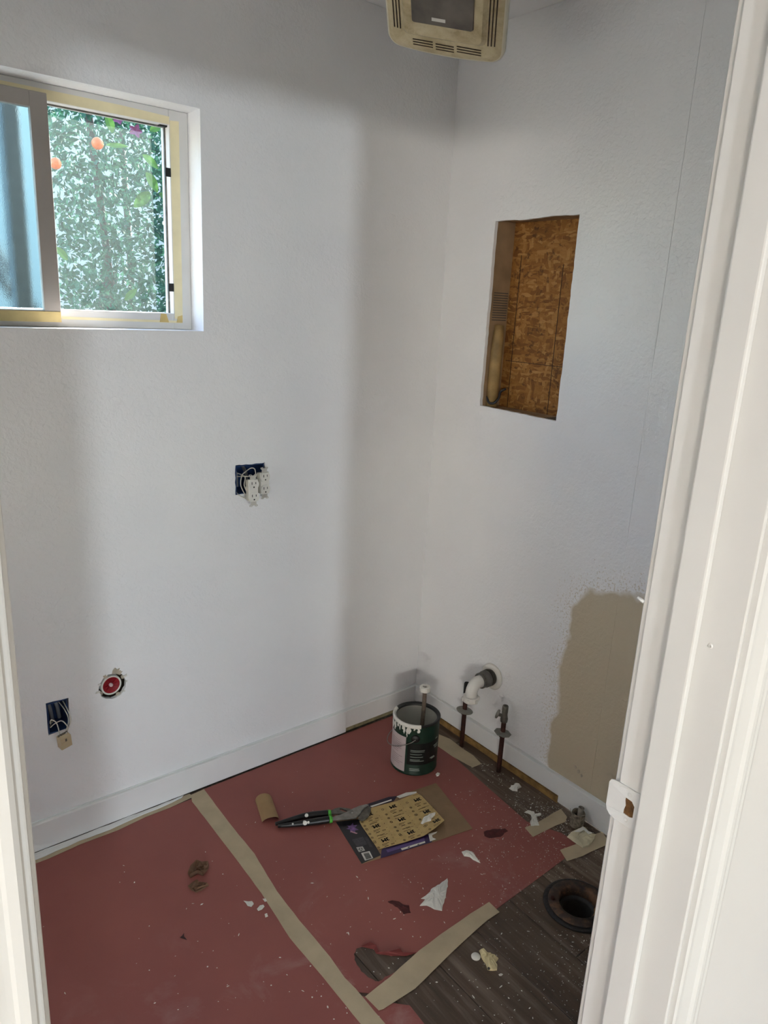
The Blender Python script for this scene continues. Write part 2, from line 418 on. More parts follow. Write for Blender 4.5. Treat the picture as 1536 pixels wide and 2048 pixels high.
# hall behind the camera
struct('ceiling_hall', B((-9.7, 1.4, -9.1, YO-.0005, H+.0005, H+.1)), M_CEIL)
bm = bmesh.new()
prism(bm, [[Vector((x, -8.95, z)) for x, z in rect(-9.6, 1.3, 0, H)], [Vector((x, -8.95, z)) for x, z in rect(-4.45, -3.97, 1.25, 1.75)], [Vector((x, -8.95, z)) for x, z in rect(-9.0, -7.0, 1.24, 1.73)], [Vector((x, -8.95, z)) for x, z in rect(-3.85, -1.15, 1.24, 1.73)]], (0, -.07, 0))  # the last opening is cut for the added fill lamp
struct('wall_hall_back', bm, M_HALL)
struct('wall_hall_left', B((-9.72, -9.6005, -9.1, YO-.0005, 0, H)), M_HALL)
struct('wall_hall_right', B((1.3005, 1.42, -9.1, YI, 0, H)), M_HALL)
struct('floor_hall', B((-9.7, 1.4, -9.1, YI-.001, -.1, 0)), pm('hall_floor', '#a3917c', .5, 0, .1, 3))

# bathroom floor: slab and vinyl planks, cut round the toilet drain
FC = Vector((-.325, -1.075, 0))
fc = bmesh.new(); lathe(fc, [(0, -.3), (.052, -.3), (.052, .3), (0, .3)], 28, Matrix.Translation(FC))
cut = link('drain_cutter', fc, None)
cut.location = cut.location
def cut_by(o):
    m = o.modifiers.new('cut', 'BOOLEAN'); m.object = cut; m.operation = 'DIFFERENCE'; m.solver = 'EXACT'
    dg = bpy.context.evaluated_depsgraph_get(); me = bpy.data.meshes.new_from_object(o.evaluated_get(dg)); o.modifiers.clear()
    mats = [x for x in o.data.materials]; o.data = me
    if not me.materials:
        for x in mats: me.materials.append(x)
floor = struct('floor', B((-2.72, .12, -1.5458, .13, -.12, -.0055)), M_STEELD)
cut_by(floor)
PW = .152; pi_ = 0; x = -.012
while x > -2.6:
    off = (pi_ * .437) % 1.22; y = -1.545 - off + .02
    while y < -.012:
        y0, y1 = max(y, -1.545), min(y + 1.22, -.012)
        if y1 - y0 > .03:
            p = link('plank', B((x-PW+.0008, x-.0008, y0+.0008, y1-.0008, -.0054, -.0002)), M_PLANK, floor, bevel=.0012, seg=1)
            if abs((x-PW/2) - FC.x) < PW/2 + .06 and y0 < FC.y + .06 and y1 > FC.y - .06: cut_by(p)
        y += 1.22
    x -= PW; pi_ += 1
bpy.data.objects.remove(cut)

# ------------------------------------------------------------------ baseboards and floor-level trim
BH = .0935
struct('baseboard_back', B((-2.6, -.362, -.0155, -.0002, .0035, BH)), M_TRIM, bevel=.002)
bb = wall_back
struct('baseboard_back_corner', B((-.3615, -.0005, -.0115, -.0002, .018, BH-.001)), M_TRIM, bevel=.0015)
struct('trim_5', B((-2.6, -.0005, -.0045, -.0002, BH+.0003, BH+.0030)), M_TRIM, bevel=.0015)  # thin bead added to give the bright line along the baseboard top
struct('trim_6', B((-.0045, -.0002, -1.545, -.005, BH+.0013, BH+.0040)), M_TRIM, bevel=.0015)  # same added bead for the bright line on the right baseboard
struct('trim_2', B((-.3615, -.0005, -.0075, -.0002, .001, .0178)), pm('grubby_wall_edge', '#8d8465', .8, 0, .3, 60))
struct('baseboard_right', B((-.0135, -.0002, -.755, -.012, .026, BH)), M_TRIM, bevel=.0015)
struct('baseboard_right_end', B((-.0165, -.0002, -1.5455, -.7555, .004, BH+.001)), M_TRIM, bevel=.0015)
bm = bmesh.new()
prism(bm, [jag([Vector((-.018, -.755, .0005)), Vector((-.016, -.015, .0005)), Vector((-.0005, -.015, .0005)), Vector((-.0005, -.755, .0005))], .05, .0012, 9)], (0, 0, .0235))
for v in bm.verts: v.co.z = max(.0003, min(.0252, v.co.z))
struct('trim_3', bm, pm('bare_wood_plate', '#8a6a3c', .85, 0, .4, 35, .5, 80))

# ------------------------------------------------------------------ door frame
door = sroot('door_1', (0, YO, 0))
JM = M_JAMB
link('jamb', B((JR, JR+.0195, YO, YI, 0, 2.03)), JM, door, bevel=.0015)
link('jamb', B((JL-.0195, JL, YO, YI, 0, 2.03)), JM, door, bevel=.0015)
link('head_jamb', B((JL-.0195, JR+.0195, YO, YI, 2.0303, 2.05)), JM, door, bevel=.0015)
link('door_stop', B((JR-.0115, JR-.0001, -1.619, -1.584, 0, 2.018)), JM, door, bevel=.0025)
link('door_stop', B((JL+.0001, JL+.0115, -1.619, -1.584, 0, 2.018)), JM, door, bevel=.0025)
link('door_stop', B((JL, JR, -1.619, -1.584, 2.0185, 2.0299)), JM, door, bevel=.0025)
prof = [(0, 0), (0, .007), (.003, .0095), (.008, .0095), (.010, .0085), (.013, .0088), (.030, .0125), (.034, .0165), (.039, .0175), (.043, .0165), (.046, .0165), (.050, .0175), (.055, .0170), (.057, .0145), (.057, 0)]
def casing(x0, sx, y, sy, z1, name='casing'):
    bm = bmesh.new(); prism(bm, [[Vector((x0 + sx*a, y + sy*b, 0)) for a, b in prof]], (0, 0, z1)); return link(name, bm, JM, door)
casing(JR+.0055, 1, YO-.0002, -1, 2.092); casing(JL-.0055, -1, YO-.0002, -1, 2.092)
casing(JR+.0045, 1, YI+.0002, 1, 2.092); casing(JL-.0045, -1, YI+.0002, 1, 2.092)
for y, sy in ((YO-.0002, -1), (YI+.0002, 1)):
    bm = bmesh.new(); prism(bm, [[Vector((JL-.062, y + sy*b, 2.035 + a)) for a, b in prof]], (JR-JL+.124, 0, 0))
    for v in bm.verts: v.co.z = max(v.co.z, 2.035)
    o = link('head_casing', bm, JM, door); 
# strike plate with its latch opening and a curled lip over the room-side edge
ZS = .956
sp = []
for a, b in ((-.0005, .0285), (.006, .0285), (.017, .022)): pass
bm = bmesh.new()
outl = [(-1.5800, -.0285), (-1.5800, .0285), (-1.5480, .0285), (-1.5400, .0275), (-1.5340, .0240), (-1.5310, .0185), (-1.5310, -.0185), (-1.5340, -.0240), (-1.5400, -.0275), (-1.5480, -.0285)]
lat = [(-1.5745, -.0115), (-1.5745, .006), (-1.570, .0115), (-1.5600, .0125), (-1.5600, .007), (-1.5615, 0), (-1.5600, -.007), (-1.5600, -.0125), (-1.570, -.0135)]
prism(bm, [[Vector((JR-.0004, y, ZS+z)) for y, z in outl], [Vector((JR-.0004, y, ZS+z)) for y, z in lat]], (-.0016, 0, 0))
for v in bm.verts:
    if v.co.y > -1.548: v.co.x += ((v.co.y + 1.548)**2) * 12
plate = link('strike_plate', bm, M_TRIM, door)
bm = bmesh.new(); prism(bm, [[Vector((JR-.0008, y, ZS+z)) for y, z in lat]], (.0003, 0, 0))
link('latch_mortise', bm, pm('mortise_wood', '#6b4a26', .8, 0, .5, 120), plate)
for z in (.019, -.0195):
    bm = bmesh.new(); lathe(bm, [(0, .0006), (.002, .0006), (.0032, 0)], 14, frame((JR-.0021, -1.5655, ZS+z), (-1, 0, 0)))
    link('screw', bm, M_TRIM, plate)
# small painted peg on the room-side casing, and a filled nail hole
pp = Vector((JR+.0038, YI+.0075, 1.243))
bm = bmesh.new(); tube(bm, [pp, pp + Vector((-.001, .004, .002)), pp + Vector((-.002, .0085, .004))], [.0022, .0024, .0019], 8)
link('painted_peg', bm, M_TRIM, door, True)
bm = bmesh.new(); lathe(bm, [(.0012, .0006), (.0022, .0008), (.0035, 0)], 12, frame((JR-.0002, -1.6335, 1.222), (-1, 0, 0)))
link('nail_hole_rim', bm, JM, door)

# ------------------------------------------------------------------ window
win = sroot('window_1', ((WX0+WX1)/2, .08, WZ0))
YF = .078
fx0, fx1, fz0, fz1 = WX0+.0003, WX1-.0003, WZ0+.0003, WZ1-.0003
def ring(x0, x1, z0, z1, wl, wr, wb, wt, y0, y1):
    return B((x0, x0+wl, y0, y1, z0, z1), (x1-wr, x1, y0, y1, z0, z1), (x0+wl, x1-wr, y0, y1, z0, z0+wb), (x0+wl, x1-wr, y0, y1, z1-wt, z1))
link('window_frame', ring(fx0, fx1, fz0, fz1, .052, .054, .044, .038, YF, YF+.055), M_VINYL, win, bevel=.0015)
# sliding sash (left) with its frosted pane
sx0, sx1, sz0, sz1 = -1.800, -1.283, WZ0+.020, WZ1-.026
sash = link('sash', ring(sx0, sx1, sz0, sz1, .038, .040, .022, .036, YF-.022, YF-.001), M_SASH, win, bevel=.0015)
t = NT('clear_glass'); tr = t.node('ShaderNodeBsdfTransparent'); gl = t.node('ShaderNodeBsdfGlossy'); gl.inputs['Roughness'].default_value = .02; mx = t.node('ShaderNodeMixShader'); mx.inputs[0].default_value = .07
t.l.new(tr.outputs[0], mx.inputs[1]); t.l.new(gl.outputs[0], mx.inputs[2]); t.l.new(mx.outputs[0], t.n['Material Output'].inputs[0])
link('fixed_pane', B((fx0+.0525, sx0+.036, YF+.022, YF+.026, fz0+.0445, fz1-.0385)), t.m, win)  # unseen clear end of the window, widened to let in more sun
t = NT('frosted_glass'); t.set(color=(.78, .98, 1.0, 1), rough=.045, trans=1.0, ior=1.25)
t.bump(t.noise(t.co(), 420, 2, .5, .5), .14, .001); M_FROST = t.m
link('frosted_pane', B((sx0+.036, sx1-.038, YF-.014, YF-.010, sz0+.020, sz1-.034)), M_FROST, sash)
# insect screen in the fixed right half
t = NT('insect_screen'); tr = t.node('ShaderNodeBsdfTransparent'); mx = t.node('ShaderNodeMixShader')
wv = t.noise(t.co((1,1,1)), 520, 1)
tl = t.node('ShaderNodeBsdfTranslucent'); tl.inputs[0].default_value = (.75, .9, .88, 1); t.l.new(t.math('MULTIPLY', t.math('ADD', wv, .1), .020), mx.inputs[0])
t.l.new(tr.outputs[0], mx.inputs[1]); t.l.new(tl.outputs[0], mx.inputs[2]); t.l.new(mx.outputs[0], t.n['Material Output'].inputs[0])
link('insect_screen', B((-1.285, fx1-.047, YF+.030, YF+.0305, fz0+.034, fz1-.032)), t.m, win)
link('screen_frame', B((fx1-.0580, fx1-.0540, YF+.024, YF+.030, fz0+.040, fz1-.036), (-1.283, fx1-.0580, YF+.024, YF+.030, fz1-.0415, fz1-.038)), M_STEELD, win)
for z in (1.905, 1.605):
    link('screen_clip', B((-.983, -.968, YF-.003, YF+.001, z-.011, z+.011)), M_BLACK, win)
link('screen_clip', B((-.990, -.966, YF+.010, YF+.0235, fz1-.042, fz1-.0345)), M_BLACK, win)
# masking tape round the frame
yt = YF-.0012
def strip(pts, y): 
    bm = bmesh.new(); prism(bm, [[Vector((a, y, b)) for a, b in pts]], (0, .0008, 0)); return bm
link('masking_tape', strip([(-.9665, 1.520), (-.943, 1.516), (-.941, 2.036), (-.9665, 2.034)], yt), M_TAPEW, win)
link('masking_tape', strip([(-1.30, 2.024), (-.968, 2.024), (-.968, 2.043), (-1.10, 2.047), (-2.2, 2.049), (-2.2, 2.026)], yt), M_TAPEW, win)
link('masking_tape', strip([(-1.79, 1.503), (-1.284, 1.503), (-1.284, 1.529), (-1.79, 1.529)], YF-.0236), pm('tape_painted_shade', '#b9a673', .75), win)  # darker copy of the window tape, its shade is in the colour
link('masking_tape', strip([(-1.276, 1.510), (-.945, 1.508), (-.945, 1.514), (-1.276, 1.517)], yt), M_TAPEW, win)
link('masking_tape', strip([(-1.012, 1.509), (-.985, 1.509), (-.992, 1.532), (-1.008, 1.533)], yt-.001), pm('tape_yellow', '#cdb272', .7), win)
link('masking_tape', strip([(-.962, 1.509), (-.944, 1.509), (-.944, 1.530), (-.958, 1.526)], yt-.001), pm('tape_yellow_b', '#d2b878', .7), win)

# ------------------------------------------------------------------ ceiling fan cover, hanging askew
u_ = Vector((0.605, -0.777, -0.172)); v_ = Vector((-0.609, -0.592, 0.528)); n_ = u_.cross(v_).normalized(); v_ = n_.cross(u_).normalized(); u_.normalize()
if n_.z > 0: n_ = -n_
FO = CAM + ray(776, 88) * 2.0
def fp(a, b, c=0): return FO + u_*a + v_*b + n_*c      # a across, b towards the near end, c downward out of the face
fan = thing('exhaust_fan_cover', 'yellowed dusty bath fan cover with grey light lens hanging askew under the ceiling corner', 'fan cover', FO + Vector((0, 0, -.01)))
FWD, FHT = .322, .325
def rrect(a0, a1, b0, b1, r, c, bow=0, n=7):
    out = []
    for (ca, cb, s) in ((a1-r, b1-r, 0), (a0+r, b1-r, 1), (a0+r, b0+r, 2), (a1-r, b0+r, 3)):
        for k in range(n+1):
            a = PI/2*(s + k/n); pa, pb = ca + r*math.cos(a), cb + r*math.sin(a)
            out.append((pa, pb))
    L = []; m = len(out)
    for i in range(m):
        p, q = out[i], out[(i+1) % m]; L.append(p)
        if i % (n+1) == n:
            for k in range(1, 8): L.append((p[0]+(q[0]-p[0])*k/8, p[1]+(q[1]-p[1])*k/8))
    out = []
    for a, b in L:
        ta = (a-a0)/(a1-a0); tb = (b-b0)/(b1-b0)
        sb = -bow*(1-(2*ta-1)**2)
        out.append((a, b + (sb if tb < .5 else -sb)*abs(2*tb-1)))
    return [fp(a, b, c) for a, b in out]
bm = bmesh.new()
rings = [rrect(0, FWD, 0, FHT, .034, -.016, .012), rrect(.002, FWD-.002, .002, FHT-.002, .032, -.004, .012), rrect(.005, FWD-.005, .005, FHT-.005, .030, 0, .012), rrect(.008, FWD-.008, .008, FHT-.008, .028, .0012, .011)]
def loft(bm, rings, capa=False, capb=False):
    V = [[bm.verts.new(p) for p in r] for r in rings]; n = len(V[0])
    for a, b in zip(V, V[1:]):
        for i in range(n): bm.faces.new([a[i], a[(i+1) % n], b[(i+1) % n], b[i]])
    if capa: bm.faces.new(list(reversed(V[0])))
    if capb: bm.faces.new(V[-1])
loft(bm, rings, True, False); link('rim', bm, M_FANRIM, fan, True)
bm = bmesh.new()
loft(bm, [rrect(.008, FWD-.008, .008, FHT-.008, .028, .001, .011), rrect(.020, FWD-.020, .020, FHT-.020, .026, .006, .009), rrect(.048, FWD-.048, .052, FHT-.052, .016, .009, .002), rrect(.058, FWD-.058, .062, FHT-.062, .014, .020, 0), rrect(.074, FWD-.074, .094, FHT-.074, .006, .021, 0)], False, True)
link('face_grille', bm, M_FAN, fan)
for k in range(3):                                       # exhaust slots along the two sides and the far end
    for nm, (a0, a1, b0, b1) in (('vent_slot', (.024+.0085*k, .0275+.0085*k, .062, .275)), ('vent_slot', (FWD-.0275-.0085*k, FWD-.024-.0085*k, .055, .275))):
        bm = bmesh.new(); prism(bm, [[fp(a, b, .0068+.001*k) for a, b in ((a0, b0), (a1, b0), (a1, b1), (a0, b1))]], n_*.0008); link(nm, bm, M_SLOT, fan)
    for a0, a1 in ((.075, .130), (.138, .188), (.196, .262)):
        b = .022+.0085*k - .006*(1-abs((a0+a1)/2-.16)/.1)
        bm = bmesh.new(); prism(bm, [[fp(x, y, .0066+.001*k) for x, y in ((a0, b), (a1, b), (a1, b+.0024), (a0, b+.0024))]], n_*.0010); link('vent_slot', bm, M_SLOT, fan)
bm = bmesh.new()
loft(bm, [rrect(.079, FWD-.079, .100, .250, .006, .0205), rrect(.081, FWD-.081, .102, .248, .006, .0255)], True, True)
lens = link('light_lens', bm, M_LENS, fan)
bm = bmesh.new(); prism(bm, [[fp(a, b, .0256) for a, b in ((.134, .114), (.170, .114), (.170, .123), (.134, .123))]], n_*.0006)
link('sticker', bm, M_WHITEP, lens)
bm = bmesh.new(); tube(bm, bez([fp(.03, .285, -.010), fp(.035, .28, -.03), Vector(fp(.035, .28, -.03)) + Vector((0, 0, .05))], 10), .0015, 6); link('spring_wire', bm, M_STEELD, fan)
struct('trim_4', B((-.62, -.30, -.55, -.28, H-.012, H)), pm('fan_housing_metal', '#7c7a75', .5, .5), None)

# ------------------------------------------------------------------ receptacles hanging out of the boxes
M_SHEATH = pm('cable_sheath', '#8f8f90', .6)
def obox(name, label, x0, x1, z0, z1, dep):
    r = thing(name, label, 'electrical box', ((x0+x1)/2, .013, z0))
    w_ = .003
    link('box_shell', B((x0, x0+w_, .0005, dep, z0, z1), (x1-w_, x1, .0005, dep, z0, z1), (x0+w_, x1-w_, .0005, dep, z0, z0+w_), (x0+w_, x1-w_, .0005, dep, z1-w_, z1), (x0, x1, dep, dep+.003, z0, z1)), M_BLUE, r)
    for k in range(2):
        bm = bmesh.new(); xx = x0 + (x1-x0)*(.25+.35*k); tube(bm, [(xx, dep-.001, z1-.012), (xx+.006, dep-.02, z0+(z1-z0)*.55), (xx+.012, dep-.012, z0+.01)], .0055, 8)
        link('cable_sheath', bm, M_SHEATH, r, True)
    return r
obox('electrical_box', 'square blue double wall box at counter height with receptacles pulled out', -.8165, -.7175, .9965, 1.0885, .075)
obox('electrical_box', 'narrow blue single wall box near the baseboard, left of the red capped pipe', -1.4095, -1.3535, .363, .4595, .07)
M_STRAP = pm('strap_metal', '#c9c5bb', .45, .3)
def receptacle(label, c, tilt=0.0, yaw=0.0, wires=()):
    c = Vector(c)
    r = thing('receptacle', label, 'outlet', c + Vector((0, 0, -.05)))
    X = Matrix.Translation(c) @ Matrix.Rotation(yaw, 4, 'Z') @ Matrix.Rotation(tilt, 4, 'X')
    # local: x right, z up, -y towards the room
    bm = bmesh.new(); box(bm, -.0165, .0165, .002, .020, -.033, .033, X); link('outlet_body', bm, pm('outlet_body', '#b8b2a4', .5), r, bevel=.003)
    bm = bmesh.new()
    for zc in (.0195, -.0195):
        pts = []
        for k in range(24):
            a = 2*PI*k/24; xx, zz = .0172*math.cos(a), .0172*math.sin(a); zz = max(-.0142, min(.0142, zz)); pts.append(X @ Vector((xx, -.0005, zc+zz)))
        prism(bm, [pts], X.to_3x3() @ Vector((0, -.0055, 0)))
    box(bm, -.0150, .0150, -.0030, .002, -.034, .034, X)
    face = link('outlet_face', bm, M_WHITEP, r)
    for zc in (.0195, -.0195):
        for xx, h in ((-.0064, .0040), (.0064, .0033)):
            bm = bmesh.new(); box(bm, xx-.0011, xx+.0011, -.0064, -.0058, zc+.004-h, zc+.004+h, X); link('slot', bm, M_BLACK, face)
        bm = bmesh.new(); lathe(bm, [(0, .0004), (.0025, .0004), (.0025, 0)], 12, X @ frame((0, -.0060, zc-.0082), (0, -1, 0))); link('ground_hole', bm, M_BLACK, face)
    for sg in (1, -1):
        pts = [(-.0095, .034), (-.0095, .0435), (-.0135, .0460), (-.0135, .0500), (-.0060, .0510), (-.0035, .0470), (.0035, .0470), (.0060, .0510), (.0135, .0500), (.0135, .0460), (.0095, .0435), (.0095, .034)]
        hl = [[(sx_*.0088 + .0021*math.cos(q), .0480 + .0016*math.sin(q)) for q in [2*PI*k/10 for k in range(10)]] for sx_ in (-1, 1)]
        bm = bmesh.new(); prism(bm, [[X @ Vector((a, -.001, sg*b)) for a, b in L] for L in [pts] + hl], X.to_3x3() @ Vector((0, .0015, 0))); link('mounting_strap', bm, M_STRAP, r)
    for w_ in wires:
        bm = bmesh.new(); tube(bm, bez([X @ Vector(w_[0])] + list(w_[1:]), 28), .0016, 7); link('wire', bm, M_WIRE, r, True)
    return r
c1 = bk(506.5, 981, -.047); c2 = bk(529, 966, -.030)
V3 = Vector
receptacle('white duplex receptacle hanging in front, lower and left of its pair at the counter box', c1, -.06, -.05,
    [((-.018, .012, .012), V3((-.79, -.03, 1.005)), V3((-.798, -.02, 1.03)), V3((-.792, -.012, 1.055)), V3((-.806, .03, 1.062))),
     ((-.018, .012, -.010), V3((-.795, -.02, 1.0)), V3((-.807, -.015, 1.03)), V3((-.800, -.01, 1.06)), V3((-.775, .01, 1.065)), V3((-.76, .05, 1.05))),
     ((-.018, .018, -.022), V3((-.79, -.01, .985)), V3((-.81, .004, 1.0)), V3((-.80, .05, 1.02)))])
receptacle('white duplex receptacle tucked behind, right of the counter wall box', c2, -.04, .08,
    [((-.018, .014, .018), V3((-.757, -.02, 1.055)), V3((-.757, -.012, 1.075)), V3((-.768, -.006, 1.078)), V3((-.775, .02, 1.06)), V3((-.775, .05, 1.04))),
     ((-.018, .014, .012), V3((-.77, -.015, 1.052)), V3((-.79, -.01, 1.055)), V3((-.805, .02, 1.05)))])
# low beige outlet seen from its side
c3 = bk(128, 1480, -.040)
rc = thing('receptacle', 'beige outlet hanging backwards on its wires below the narrow low wall box', 'outlet', c3 + V3((0, 0, -.03)))
X = Matrix.Translation(c3) @ Matrix.Rotation(-.12, 4, 'Y') @ Matrix.Rotation(.22, 4, 'Z') @ Matrix.Rotation(.12, 4, 'X') @ Matrix.Diagonal((.8, .8, .85, 1))
bm = bmesh.new(); box(bm, -.020, .020, -.016, .012, -.024, .020, X); box(bm, -.017, .017, -.018, -.0155, -.022, .004, X); link('outlet_body', bm, pm('beige_plastic', '#c4b392', .5, 0, .06, 20), rc, bevel=.003)
for b_ in ((-.004, .004, .004, .006, -.034, -.022), (-.018, .018, .002, .004, .019, .027), (-.003, .003, -.017, -.0155, .004, .014)):
    bm = bmesh.new(); box(bm, *b_, X); link('mounting_strap', bm, M_STEELD, rc)
for w_ in ([(-.010, .0, .02), V3((-1.388, -.03, .375)), V3((-1.392, -.022, .405)), V3((-1.402, -.01, .412)), V3((-1.403, .0, .395)), V3((-1.385, .03, .385))],
           [(.010, .0, .02), V3((-1.365, -.03, .385)), V3((-1.378, -.024, .408)), V3((-1.396, -.012, .398)), V3((-1.402, .01, .378)), V3((-1.39, .04, .38))],
           [(.016, .004, .024), V3((-1.352, -.018, .40)), V3((-1.357, -.004, .43)), V3((-1.36, .03, .445))],
           [(.012, .004, .024), V3((-1.358, -.016, .40)), V3((-1.362, .0, .425)), V3((-1.37, .04, .44))]):
    bm = bmesh.new(); tube(bm, bez([X @ V3(w_[0])] + w_[1:], 28), .0015, 7); link('wire', bm, M_WIRE, rc, True)

# capped pipe in the round hole
pc = V3((-1.226, 0, .461))
cp = thing('capped_pipe', 'red test-capped pipe end inside a ragged round hole low in the back wall', 'pipe', pc + V3((0, .02, -.03)))
m = frame(pc + V3((0, .004, 0)), (0.05, -1, 0.02))
bm = bmesh.new(); lathe(bm, [(.0255, -.055), (.0305, -.055), (.0305, 0), (.0295, .0012), (.0262, .0012), (.0255, 0)], 36, m, True); link('pipe', bm, M_WHITEP, cp, True)
bm = bmesh.new(); lathe(bm, [(0, -.006), (.006, -.006), (.009, -.0055), (.0253, -.002), (.0256, -.0005), (.0253, -.05)], 36, m)
for k in range(10):
    a = 2*PI*k/10; mm = m @ Matrix.Rotation(a, 4, 'Z'); box(bm, .009, .0245, -.0007, .0007, -.006, -.0022, mm)
cap = link('test_cap', bm, pm('red_plastic', '#8c0f1c', .4, 0, .15, 30), cp)
bm = bmesh.new(); lathe(bm, [(0, .003), (.0035, .0025), (.0055, 0), (.006, -.006)], 18, m); link('cap_knob', bm, pm('cap_knob', '#c9b5b6', .35), cap, True)
# torn drywall paper round the hole
rr = random.Random(12)
for k, (a, l, w_) in enumerate(((1.35, .020, .020), (1.05, .013, .010), (2.1, .010, .009), (.55, .012, .006), (3.3, .014, .005), (5.6, .006, .006), (0.1, .005, .007), (2.75, .007, .006))):
    d = V3((math.cos(a), 0, math.sin(a))); s = V3((-d.z, 0, d.x)); o = V3((-1.2235, -.0004, .460)) + d*.0385
    pts = [o - s*w_/2, o + s*w_/2, o + s*w_*.45 + d*l*.6, o + s*w_*.15 + d*l, o - s*w_*.2 + d*l*.7, o - s*w_*.5 + d*l*.85]
    bm = bmesh.new(); prism(bm, [jag(pts, .004, .0008, k+30)], (0, -.0025, 0)); link('torn_drywall', bm, M_RAW if k < 3 else M_FLAKE, wall_back)
for k in range(4):
    bm = bmesh.new(); a = k*1.55+.5; d = V3((math.cos(a), 0, math.sin(a))); s = V3((-d.z, 0, d.x)); o = V3((-1.2235, .004, .460)) + d*.040
    prism(bm, [[o - s*.008, o + s*.008, o + s*.004 - d*.007, o - s*.003 - d*.009]], (0, .004, 0)); link('torn_drywall', bm, M_RAW, wall_back)

# ------------------------------------------------------------------ plumbing on the right wall
px_, py_ = -.052, -.331
def stub(name, label, x, y, zd, ztop, group):
    r = thing(name, label, 'pipe', (x, y, 0), group)
    bm = bmesh.new(); tube(bm, [(x, y, 0), (x, y, .05), (x, y, ztop)], .0085, 14); link('riser_pipe', bm, M_RUST, r, True)
    m = Matrix.Translation((x, y, zd)) @ Matrix.Rotation(.14, 4, 'Y') @ Matrix.Rotation(.05, 4, 'X')
    bm = bmesh.new(); lathe(bm, [(.009, -.008), (.014, -.007), (.029, -.003), (.0315, 0), (.029, .0022), (.012, .0035), (.009, .006)], 8 if y < -.4 else 28, m); link('escutcheon', bm, pm('zinc_plate', '#85837a', .5, .4, .2, 40), r)
    bm = bmesh.new(); tube(bm, [(x, y, zd-.014), (x, y, zd-.006)], .0125, 12); link('collar_nut', bm, M_RUST, r)
    return r
GP = 'rusty risers by the right wall'
s1 = stub('water_riser', 'rusty water riser with zinc disc standing behind the white drain elbow', px_, -.331, .152, .225, None)
bm = bmesh.new(); lathe(bm, [(.0085, .222), (.0108, .224), (.0108, .262), (.0095, .266), (.0075, .266), (.0075, .23)], 16, Matrix.Translation((px_, -.331, 0))); link('threaded_end', bm, M_BLACK, s1, True)
s2 = stub('water_riser', 'rusty water riser with a stop valve on top, nearest the bare beige wall patch', px_, -.521, .158, .205, None)
bm = bmesh.new(); x, y = px_, -.521
lathe(bm, [(.0088, .200), (.0125, .203), (.0135, .214), (.0115, .222), (.010, .235), (.0108, .238), (.0108, .262), (.0098, .265), (.0078, .265), (.0078, .24)], 16, Matrix.Translation((x, y, 0)))
link('valve_body', bm, M_STEELD, s2, True)
hd = V3((-.55, .62, 0)).normalized(); bm = bmesh.new(); tube(bm, [V3((x, y, .225)), V3((x, y, .227)) + hd*.020], .006, 10); link('valve_stem', bm, M_STEELD, s2, True)
hc = V3((x, y, .229)) + hd*.024; mh = frame(hc, hd + V3((0, 0, .35)), (0, 0, 1)) @ Matrix.Diagonal((1.15, .72, 1, 1)).to_4x4()
bm = bmesh.new(); lathe(bm, [(0, -.004), (.012, -.004), (.0155, -.002), (.0155, .003), (.012, .0045), (0, .0035)], 20, mh); link('valve_handle', bm, M_STEEL, s2, True)
# painted rings left on the baseboard behind the discs
# drain: escutcheon, rubber coupling with clamps, white elbow with slip nut
DY, DZ = -.404, .311
dr = thing('drain_pipe', 'white plastic drain elbow in grey rubber coupling stubbing out of right wall', 'pipe', (0, DY, DZ-.05))
mD = frame((0, DY, DZ), (-1, 0, 0))
bm = bmesh.new(); lathe(bm, [(.028, .001), (.048, .0005), (.049, .003), (.044, .007), (.034, .009), (.029, .0095)], 40, mD); link('wall_flange', bm, M_WHITEP, dr, True)
bm = bmesh.new(); lathe(bm, [(.024, -.02), (.0285, -.02), (.0285, .028), (.0305, .030), (.0305, .042), (.0275, .045), (.0265, .066), (.024, .068)], 32, mD); link('rubber_coupling', bm, M_RUBBER, dr, True)
for z0 in (.018, .055):
    rr_ = .0312 if z0 < .03 else .0285
    bm = bmesh.new(); lathe(bm, [(rr_-.003, z0), (rr_, z0), (rr_, z0+.009), (rr_-.003, z0+.009)], 32, mD, True); box(bm, -.009, .009, -.006, .006, z0, z0+.009, mD @ Matrix.Translation((-rr_*.25, -rr_*.99, 0)) ); link('hose_clamp', bm, M_STEELD if z0 > .03 else pm('dark_clamp', '#3b352e', .6, .5, .4, 60), dr)
bm = bmesh.new()
el = [V3((-.045, DY, DZ)), V3((-.068, DY, DZ))] + [V3((-.070 - .034*math.sin(a), DY, DZ - .034*(1-math.cos(a)))) for a in [PI/2*k/8 for k in range(1, 9)]] + [V3((-.105, DY, DZ-.062))]
tube(bm, el, .0215, 20); link('elbow', bm, M_PVC, dr, True)
mN = frame((-.105, DY, DZ-.050), (0, 0, -1))
bm = bmesh.new(); lathe(bm, [(.0218, -.004), (.0275, -.003), (.0285, 0), (.0285, .014), (.027, .017), (.0205, .017)], 30, mN)
for k in range(6):
    a = PI/3*k + .3; box(bm, .027, .0325, -.004, .004, .001, .014, mN @ Matrix.Rotation(a, 4, 'Z'))
link('slip_nut', bm, M_PVC, dr)
